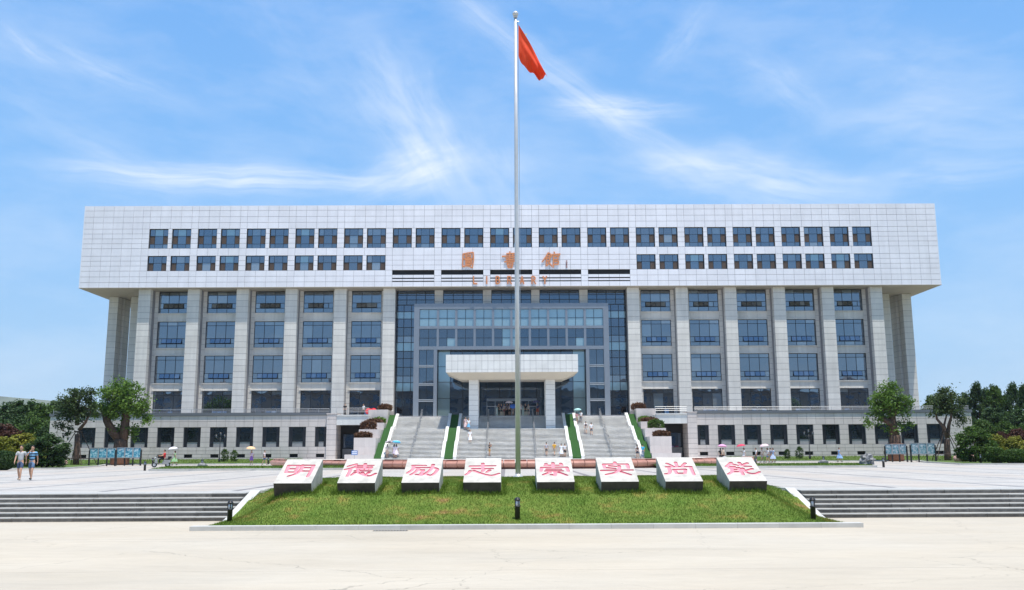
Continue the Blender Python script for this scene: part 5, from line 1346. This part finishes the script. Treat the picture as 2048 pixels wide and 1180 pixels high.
def body_parts(pose):
    if pose in PM: return PM[pose]
    J = joints(pose); S = []
    S += [('pel', J['pel'], (.125, .10), None), ('wai', J['wai'], (.115, .085), 'pel'), ('che', J['che'], (.135, .095), 'wai'), ('nb', J['nb'], (.060, .058), 'che'), ('nt', J['nt'], .050, 'nb')]
    for n in 'lr':
        S += [('sh'+n, J['sh'+n], .056, 'che'), ('el'+n, J['el'+n], .040, 'sh'+n), ('wr'+n, J['wr'+n], .027, 'el'+n), ('ha'+n, J['ha'+n], (.034, .022), 'wr'+n)]
        S += [('hi'+n, J['hi'+n], .082, 'pel'), ('th'+n, lerp(J['hi'+n], J['kn'+n], .45), .074, 'hi'+n), ('kn'+n, J['kn'+n], .052, 'th'+n), ('ca'+n, lerp(J['kn'+n], J['an'+n], .35), .052, 'kn'+n), ('an'+n, J['an'+n], .034, 'ca'+n), ('to'+n, J['to'+n], .032, 'an'+n)]
    body = skin_mesh('body', *chain(J, S)); 
    hd = MB(); hx, hy, hz = J['nt'][0], J['nt'][1]-.02, J['nt'][2]+.10
    hd.blob((hx, hy, hz), (.074, .092, .115), 14, 12); hd.blob((hx, hy-.092, hz-.012), (.013, .020, .024), 8, 6)
    for s in (-1, 1): hd.blob((hx+s*.075, hy+.005, hz-.005), (.010, .020, .032), 6, 5)
    finger_tubes(hd, J)
    fe = MB()
    for s in (-1, 1): fe.blob((hx+s*.030, hy-.082, hz+.010), (.013, .010, .008), 6, 5); fe.box(hx+s*.030-.018, hx+s*.030+.018, hy-.092, hy-.080, hz+.030, hz+.036)
    lip = MB().blob((hx, hy-.083, hz-.058), (.024, .010, .008), 8, 5)
    bm = bmesh.new(); bm.from_mesh(body)
    def merge(mb, mi):
        t = mb.mesh('t', SKIN, True); n0 = len(bm.faces); bm.from_mesh(t); bm.faces.ensure_lookup_table()
        for f_ in bm.faces[n0:]: f_.material_index = mi
        bpy.data.meshes.remove(t)
    merge(hd, 0); merge(fe, 1); merge(lip, 2)
    bm.to_mesh(body); bm.free(); body.materials.clear()
    for ma in (SKIN, HAIR, mat('lips', (.45, .16, .13), .5)): body.materials.append(ma)
    P = {'body': body}
    S = [('pel', (J['pel'][0], J['pel'][1], J['pel'][2]-.03), (.150, .122), None), ('wai', J['wai'], (.140, .110), 'pel'), ('che', J['che'], (.155, .115), 'wai'), ('nb', (J['nb'][0], J['nb'][1], J['nb'][2]-.005), (.085, .075), 'che')]
    for n in 'lr': S += [('sh'+n, J['sh'+n], .074, 'che'), ('el'+n, lerp(J['sh'+n], J['el'+n], .72), .066, 'sh'+n)]
    P['tee'] = skin_mesh('shirt', *chain(J, S))
    for nm, t in (('shorts', .82), ('trousers', 1.0)):
        S = [('wa', lerp(J['pel'], J['wai'], .45), (.132, .105), None), ('pel', J['pel'], (.142, .115), 'wa')]
        for n in 'lr':
            S += [('hi'+n, J['hi'+n], .094, 'pel'), ('th'+n, lerp(J['hi'+n], J['kn'+n], t if nm == 'shorts' else .6), .086, 'hi'+n)]
            if nm == 'trousers': S += [('kn'+n, J['kn'+n], .070, 'th'+n), ('an'+n, lerp(J['kn'+n], J['an'+n], .9), .060, 'kn'+n)]
        P[nm] = skin_mesh(nm, *chain(J, S))
    dr = MB(); seg = 16
    mid = lerp(J['knl'], J['knr'], .5); ex = abs(J['knl'][1]-J['knr'][1])/2
    for nm, zl, rr in (('skirt', .56, .24), ('dress_skirt', .44, .27)):
        dr = MB(); prof = [(J['wai'], .125, .10, 1.06), (J['pel'], .155, .13, .92), ((mid[0], mid[1]*.6, 0), rr*.85, rr*.8+ex*.6, .72), ((mid[0], mid[1], 0), rr, rr+ex, zl)]
        vs = []
        for (c, a, b_, z) in prof:
            for k in range(seg): t = 2*math.pi*k/seg; q = 1+.05*math.sin(k*2.3+z*9); vs.append((c[0]+a*q*math.cos(t), c[1]+b_*q*math.sin(t), z))
        dr._add(vs, [(i*seg+k, i*seg+(k+1) % seg, (i+1)*seg+(k+1) % seg, (i+1)*seg+k) for i in range(3) for k in range(seg)]); P[nm] = dr.mesh(nm, SKIN, True)
    for nm in ('short_hair', 'long_hair'):
        h = MB(); h.blob((hx, hy+.014, hz+.030), (.084, .094, .100), 14, 10)
        h.v = [(x, y if not (y < hy-.045 and z < hz+.055) else hy-.045+.3*(y-hy+.045), max(z, hz-.05)) for x, y, z in h.v]
        if nm == 'long_hair': h.blob((hx, hy+.066, hz-.10), (.078, .040, .17), 10, 8)
        P[nm] = h.mesh(nm, HAIR, True)
    sh = MB()
    for n in 'lr':
        a, t = Vector(J['an'+n]), Vector(J['to'+n]); mdl = a.lerp(t, .62); sh.blob((mdl.x, mdl.y, mdl.z-.002), (.047, .135, .045), 10, 6)
    P['shoes'] = sh.mesh('shoes', SKIN, True)
    P['J'] = J; PM[pose] = P; return P
CM = {}
def cloth(c, stripe=None):
    key = (c, stripe)
    if key in CM: return CM[key]
    ma = mat('cloth_%d' % len(CM), c, .85, .12, 9, .15, 40)
    if stripe:
        nt = ma.node_tree; N = nt.nodes; L = nt.links; tc = N.new('ShaderNodeTexCoord'); sp = N.new('ShaderNodeSeparateXYZ'); L.new(tc.outputs['Object'], sp.inputs[0])
        mo = N.new('ShaderNodeMath'); mo.operation = 'PINGPONG'; L.new(sp.outputs[2], mo.inputs[0]); mo.inputs[1].default_value = .07
        gt = N.new('ShaderNodeMath'); gt.operation = 'GREATER_THAN'; L.new(mo.outputs[0], gt.inputs[0]); gt.inputs[1].default_value = .042
        mx = N.new('ShaderNodeMix'); mx.data_type = 'RGBA'; L.new(gt.outputs[0], mx.inputs['Factor']); mx.inputs['A'].default_value = (*c, 1); mx.inputs['B'].default_value = (*stripe, 1)
        L.new(mx.outputs['Result'], N['Principled BSDF'].inputs['Base Color'])
    CM[key] = ma; return ma
W_, K_, DEN, GRY = (.72, .72, .72), (.012, .012, .014), (.055, .085, .16), (.45, .45, .44)
def person(x, y, z, face, label, top, bottom, pose='stand', low='shorts', hair='short_hair', shoes=(.05, .045, .04), s=1.0, group=None, stripe=None, bag=None):
    """face: heading in degrees, 0 looks at the camera (-Y), 180 away"""
    P = body_parts(pose)
    root = thing('person', label, 'person', (x, y, z), R(face), group); root.scale = (s, s, s)
    def add(nm, me, ma):
        o = link(nm, me, root)
        if ma:
            if not me.materials: me.materials.append(ma)
            o.material_slots[0].link = 'OBJECT'; o.material_slots[0].material = ma
        return o
    add('body', P['body'], None); add('shirt', P['tee'], cloth(top, stripe)); add('shoes', P['shoes'], cloth(shoes)); add('hair', P[hair], None)
    if low == 'dress': add('skirt', P['dress_skirt'], cloth(top))
    elif low == 'skirt': add('skirt', P['skirt'], cloth(bottom))
    else: add(low, P[low], cloth(bottom))
    if bag: MB().blob((0, .17, 1.22), (.13, .085, .19), 10, 7).build('backpack', cloth(bag), root, True)
    return root
def umbrella(x, y, z, face, c, label, c2=None, s=1.0, tilt=8):
    root = thing('umbrella', label, 'umbrella', (x, y, z), R(face)); root.scale = (s, s, s)
    mb = MB(); n = 8; rings = 5; vs = [(0, 0, .30)]
    for i in range(1, rings+1):
        t = i/rings; r_ = .56*math.sin(t*1.25)/math.sin(1.25); z_ = .30-.26*(t**1.9)
        for k in range(n*2):
            a = math.pi*k/n; q = 1.0 if k % 2 == 0 else .955; vs.append((r_*q*math.cos(a), r_*q*math.sin(a), z_+(.02*t if k % 2 else 0)))
    m2 = n*2; fs = [(0, 1+k, 1+(k+1) % m2) for k in range(m2)]
    for i in range(rings-1):
        for k in range(m2): a = 1+i*m2; fs.append((a+k, a+m2+k, a+m2+(k+1) % m2, a+(k+1) % m2))
    mi = [0]*len(fs); mb._add(vs, fs)
    if c2: mb.mi = [1 if (j % m2)//2 % 2 else 0 for j in range(len(fs))]
    ma = cloth(c); o = mb.build('canopy', [ma, cloth(c2)] if c2 else ma, root)
    o.rotation_euler = (R(tilt), 0, 0)
    MB().tube([(0, 0, -.55), (0, 0, .34)], .010, 6).tube([(0, 0, -.55), (0, -.03, -.60), (0, -.06, -.56)], .014, 6).build('shaft', RAILM, root)
    rb = MB()
    for k in range(n): a = 2*math.pi*k/n; rb.tube([(0, 0, .28), (.30*math.cos(a), .30*math.sin(a), .225), (.55*math.cos(a), .55*math.sin(a), .045)], .005, 4)
    r2 = rb.build('ribs', RAILM, root); r2.rotation_euler = (R(tilt), 0, 0)
    return root
def with_umbrella(px, py, Y, z, face, label, top, bottom, uc, ulabel, low='skirt', hair='long_hair', walk=False, uc2=None, s=1.0, **kw):
    x = at_y(px, py, Y)[0]; person(x, Y, z, face, label, top, bottom, 'umb_walk' if walk else 'umb', low, hair, s=s, **kw)
    f = R(face); hx, hy = -.15*s, -.30*s; wx = x+hx*math.cos(f)-hy*math.sin(f); wy = Y+hx*math.sin(f)+hy*math.cos(f)
    umbrella(wx, wy, z+1.88*s, face, uc, ulabel, uc2, s)
def on_stairs(px, py):
    d = ray(px, py)
    for yy in np.arange(115.0, 131.5, .02):
        p = CAM+d*((yy-CAM[1])/d[1])
        if p[2] <= stair_z(yy)+.02 and yy > 115.3: return float(p[0]), float(yy)+.12, stair_z(yy+.12)
        if p[2] <= FZ and yy <= 115.3: return float(p[0]), float(yy), FZ
    p = CAM+d*((131.0-CAM[1])/d[1]); return float(p[0]), 131.0, TZ
# two men in the near left of the plaza
x, y = at_z(38, 961, 0); person(x, y, .0, 12, 'man in grey v-neck tee and denim shorts walking', (.44, .45, .45), DEN, 'walk', 'shorts', shoes=(.45, .33, .24), s=1.12)
x, y = at_z(61, 960.5, 0); person(x, y, .0, 8, 'man in blue striped tee and denim shorts with a hand raised to his face', (.16, .36, .55), (.10, .17, .28), 'walk_hand', 'shorts', s=1.11, stripe=(.015, .018, .04))
# along the path in front of the podium
with_umbrella(350, 915, 110, 0, -80, 'woman in a light green dress walking under a white umbrella', (.28, .48, .24), (.28, .48, .24), (.72, .70, .76), 'white umbrella over the woman in the green dress', 'dress', walk=True)
with_umbrella(503, 915, 109, 0, 20, 'woman in a purple skirt under a pale orange umbrella', (.62, .52, .62), (.30, .13, .42), (.75, .48, .27), 'pale orange umbrella over the woman in the purple skirt', 'skirt', walk=True)
person(at_y(529, 915, 111)[0], 111, 0, 75, 'man in a pale shirt and blue shorts walking to the pale orange umbrella', (.62, .55, .56), (.08, .12, .22), 'walk')
with_umbrella(1441, 905, 112, 0, 150, 'person in black under a pink umbrella beside the baby carriage', K_, K_, (.72, .36, .58), 'pink umbrella over the couple with the baby carriage', 'trousers')
person(at_y(1446, 905, 111.6)[0], 111.6, 0, 120, 'person in a beige top beside the baby carriage', (.62, .48, .36), K_, 'stand', 'trousers')
with_umbrella(1488, 905, 109, 0, -95, 'woman in white with long black hair under a red umbrella', W_, W_, (.55, .05, .10), 'red umbrella over the woman in white', 'skirt', walk=True)
person(at_y(1512, 905, 108)[0], 108, 0, -90, 'man in a white tee and dark trousers carrying a shoulder bag', W_, (.10, .11, .14), 'stand', 'trousers', bag=(.05, .03, .03))
person(at_y(1524, 905, 109)[0], 109, 0, -85, 'man in cream tee and grey shorts walking beside the podium', (.66, .60, .52), (.40, .38, .38), 'walk', 'shorts')
with_umbrella(1535, 905, 108.5, 0, -85, 'woman in white top and denim shorts under a pale pink umbrella', W_, (.08, .14, .28), (.72, .52, .56), 'pale pink umbrella over the walking group', 'shorts', walk=True)
person(at_y(1541, 905, 109.2)[0], 109.2, 0, -85, 'man in blue-grey tee walking in the pale pink umbrella group', (.32, .40, .50), (.05, .07, .13), 'walk', 'shorts')
person(at_y(1546, 905, 108.7)[0], 108.7, 0, -80, 'woman in a pale blue dress in the pale pink umbrella group', (.42, .52, .68), W_, 'walk', 'dress', 'long_hair')
person(at_y(1678, 905, 112)[0], 112, 0, 80, 'woman in a light blue dress walking alone past the podium', (.26, .42, .66), W_, 'walk', 'dress')
# a baby carriage, simple frame with hood
x = at_y(1449, 915, 111)[0]; bc = thing('baby_carriage', 'small white patterned baby carriage by the pink umbrella couple', 'baby carriage', (x, 111, 0))
MB().blob((0, 0, .55), (.34, .24, .20), 10, 7).build('bassinet', cloth((.45, .45, .45), (.05, .05, .05)), bc, True); MB().tube([(-.3, 0, .6), (-.5, 0, .95), (-.55, 0, 1.0)], .02, 6).build('handle', BOLL, bc)
for dx in (-.22, .22):
    for dy in (-.2, .2): MB().tube([(dx, dy-.02, .12), (dx, dy+.02, .12)], .12, 12).build('wheel', BOLL, bc)
    MB().tube([(dx, 0, .45), (dx, 0, .12)], .018, 6).build('leg', RAILM, bc)
# scooter with rider in red
x = at_y(323, 925, 86)[0]; sc = thing('scooter', 'dusty silver electric scooter on the grass island under the red-shirted rider', 'scooter', (x, 86, .16), R(-62))
for dy in (-.62, .55):
    wq = MB().tube([(-.06, dy, .24), (.06, dy, .24)], .24, 18).build('wheel', BOLL, sc); MB().tube([(-.065, dy, .24), (.065, dy, .24)], .13, 12).build('rim', STEEL, wq)
SCB = mat('scooter_silver', (.36, .36, .35), .4, .25, 6, metal=.3)
MB().prism_x(-.15, .15, [(-.40, .30), (.30, .26), (.78, .48), (.80, .66), (.20, .70), (.05, .36), (-.38, .38)]).build('body', SCB, sc)
MB().prism_x(-.16, .16, [(-.62, .42), (-.48, .36), (-.34, .40), (-.44, .95), (-.52, .98)]).build('front_shield', SCB, sc)
MB().blob((0, .42, .74), (.15, .36, .07), 10, 6).build('seat', BOLL, sc, True)
MB().tube([(-.30, -.36, 1.06), (0, -.48, 1.02), (.30, -.36, 1.06)], .02, 6).tube([(0, -.62, .24), (0, -.48, 1.02)], .03, 6).build('handlebar', BOLL, sc)
MB().blob((0, -.58, .86), (.07, .05, .07), 8, 6).build('headlight', LENS, sc, True); MB().box(-.13, .13, .55, .85, .78, 1.0).build('top_box', BOLL, sc)
person(x+.22, 86+.12, .16-.12, -62, 'rider in a red shirt seated on the silver scooter', (.62, .03, .03), K_, 'ride', 'trousers')
# a seated stroller on the terrace and others
person(at_y(690, 820, 128.5)[0], 128.5, TZ, 10, 'person dressed in black standing on the terrace above the side entrance', K_, K_, 'stand', 'trousers')
person(at_y(727, 820, 129.5)[0], 129.5, TZ, -40, 'person in a white top on the terrace behind the red umbrella', W_, K_, 'stand', 'trousers')
for px, lab in ((737, 'closed end'), (747, 'planter end')):
    umbrella(at_y(px, 826, 128.2)[0], 128.2, TZ+.62, 0, (.62, .02, .03), 'open red umbrella lying on the terrace floor, %s' % lab, None, .85, 70)
# people on the stairs
def stair_person(px, py, face, label, top, bottom, pose='stand', low='shorts', hair='short_hair', **kw):
    x, y, z = on_stairs(px, py); return person(x, y, z, face, label, top, bottom, pose, low, hair, **kw)
def stair_umbrella(px, py, face, label, top, bottom, uc, ul, low='skirt', **kw):
    x, y, z = on_stairs(px, py); with_umbrella(px, py, y, z, face, label, top, bottom, uc, ul, low, **kw)
stair_umbrella(774, 919, 170, 'person under a grey patterned umbrella at the foot of the stairs', (.45, .38, .36), (.30, .22, .18), (.16, .14, .15), 'grey and white patterned umbrella at the foot of the stairs', uc2=(.42, .38, .40))
stair_umbrella(788, 919, 160, 'woman in pale lilac under a light blue umbrella at the foot of the stairs', (.62, .55, .62), (.5, .42, .5), (.10, .45, .70), 'light blue umbrella beside the grey patterned umbrella')
stair_person(792, 919, 165, 'woman in a pale dress beside the light blue umbrella', (.66, .58, .62), W_, 'walk', 'dress', 'long_hair')
stair_person(931, 861, 0, 'woman in pale pink coming down beside the canopy column', (.62, .46, .46), (.5, .2, .18), 'stand', 'dress', 'long_hair')
stair_person(937, 863, 5, 'woman in a blue skirt coming down beside the canopy column', W_, (.12, .34, .55), 'walk', 'skirt', 'long_hair')
stair_person(940, 888, 10, 'woman in a white dress walking down the middle of the stairs', (.75, .75, .78), W_, 'walk', 'dress')
stair_person(979, 915, 60, 'man in a black top and tan shorts beside the centre handrail', K_, (.48, .27, .08), 'phone', 'shorts')
stair_person(1093, 912, 170, 'man in grey tee and dark shorts climbing beside the turf strip', (.42, .40, .44), (.10, .08, .07), 'walk')
stair_person(1109, 914, 150, 'man in a bright yellow tee stepping on the stairs', (.72, .38, .02), (.30, .26, .20), 'walk')
stair_person(1123, 916, 190, 'woman in a long white dress beside the yellow tee', (.72, .74, .80), W_, 'stand', 'dress')
stair_person(1130, 916, 170, 'person in a white tee and black shorts next to the turf strip', (.66, .64, .66), K_, 'phone', 'shorts')
stair_umbrella(1154, 848, 180, 'person in a pink checked shirt under a pale aqua umbrella', (.55, .28, .28), (.30, .26, .18), (.42, .70, .70), 'pale aqua umbrella near the top of the stairs', 'shorts')
stair_person(1162, 847, 182, 'person in a white top walking beside the pale aqua umbrella', W_, (.12, .13, .16), 'walk', 'trousers')
stair_person(1172, 870, 180, 'person in white carrying a dark backpack up the stairs', W_, (.45, .42, .40), 'walk', 'shorts', bag=(.06, .04, .05))
stair_person(1183, 872, 182, 'person in a white tee and dark shorts climbing beside the backpack', (.75, .75, .78), (.05, .055, .08), 'walk')
stair_person(1275, 917, 178, 'woman in white top and dark shorts with a bag by the outer turf strip', (.62, .62, .62), (.03, .04, .07), 'stand', 'shorts', 'long_hair', bag=(.10, .05, .03))
stair_person(1286, 917, 180, 'man in a turquoise tee and jeans by the outer turf strip', (.03, .35, .58), (.10, .15, .24), 'stand', 'trousers')
# the crowd waiting in the shade of the doors
for i, (px, tp, bt, lb_) in enumerate([(998, K_, K_, 'dressed in black'), (1003, (.05, .05, .09), K_, 'in a navy top'), (1008, (.55, .5, .5), (.2, .08, .08), 'in a pale top and dark red shorts'), (1014, (.1, .1, .12), K_, 'in a charcoal top'), (1019, (.6, .58, .55), K_, 'in a cream top'), (1026, (.05, .14, .45), (.25, .2, .18), 'in a bright blue top'), (1042, (.5, .46, .46), K_, 'in a pinkish grey top'), (1051, K_, K_, 'dressed in black, near the right door'), (1057, (.5, .48, .46), (.1, .1, .1), 'in a beige top near the right door')]):
    yy = 130.9+.25*(i % 3); person(at_y(px, 830, yy)[0], yy, TZ, random.uniform(-40, 40), 'person %s waiting at the library doors' % lb_, tp, bt, 'stand' if i % 2 else 'phone', 'shorts' if i % 3 else 'trousers', 'long_hair' if i % 3 == 1 else 'short_hair')
umbrella(at_y(1018, 815, 130.6)[0], 130.6, TZ+1.80, 0, (.72, .62, .66), 'white umbrella held among the crowd at the doors')
umbrella(at_y(1026, 823, 130.5)[0], 130.5, TZ+1.30, 0, (.06, .16, .50), 'bright blue umbrella held low among the crowd at the doors', None, .9, 40)
with_umbrella(1075, 830, 130.8, TZ, 0, 'person with red bag under a navy umbrella at the door jamb', (.06, .07, .15), (.35, .07, .04), (.08, .08, .18), 'navy umbrella at the door jamb')

# ------------------------------------------------------------------ far surroundings
hill = MB(); prof = [(-2600, 0), (-2100, 120), (-1700, 170), (-1400, 158), (-1250, 146), (-1100, 118), (-900, 50), (-600, 0)]
hv = []; n = len(prof)
for d, k in ((0, 0.0), (120, .75), (240, 1.0), (420, .5), (650, 0)):
    for (x, z) in prof: hv.append((x, 2300+d+random.uniform(-15, 15), z*k*1.0-2+(random.uniform(-4, 4) if k > 0 else 0)))
hill._add(hv, [(j*n+i, j*n+i+1, (j+1)*n+i+1, (j+1)*n+i) for j in range(4) for i in range(n-1)])
hill.build('hill', mat('hill_scrub', (.12, .14, .09), .95, .3, .01), None, True, kind='structure')
# the teaching block across the square, seen only as a reflection in the library windows
ob = thing('teaching_block', 'long pale teaching block across the square from the library, mirrored in its windows', 'building', (0, -95, LOW))
MB().box(-190, 190, -14, 0, -.1, 26).build('wall', mat('block_wall', (.33, .27, .23), .8, .15, .3), ob)
MB().box(-191, 191, -15, 1, 26, 26.8).build('roof', BACK, ob)
bw = unit_box('window', GLASSD)
for r_ in range(6):
    for k in range(49): link('window', bw, ob, (-184+7.66*k, .02, 2.6+4.0*r_), None, (4.6, .1, 2.2))
for dx_ in (-150, -112, -70, -30, 8, 52, 95, 140): MB().lathe([(5, 26.8), (4.8, 28), (4, 29.6), (2.2, 30.6), (.3, 31)], 20, (dx_, -7, 0), 0, 1.6, .8).build('dome', BACK, ob)

# ------------------------------------------------------------------ summer haze over the whole place
hz_ = MB().box(-3000, 1500, -200, 3100, -2.0, 260)
hm = bpy.data.materials.new('haze_air'); hm.use_nodes = True; hn = hm.node_tree; hn.nodes.clear()
ho = hn.nodes.new('ShaderNodeOutputMaterial'); pv = hn.nodes.new('ShaderNodeVolumePrincipled'); pv.inputs['Color'].default_value = (.80, .88, 1.0, 1); pv.inputs['Density'].default_value = .00009
pv.inputs['Anisotropy'].default_value = .2
hn.links.new(pv.outputs[0], ho.inputs['Volume']); hz_.build('haze', hm, kind='stuff', label='thin summer haze hanging over the whole square and the far hill')
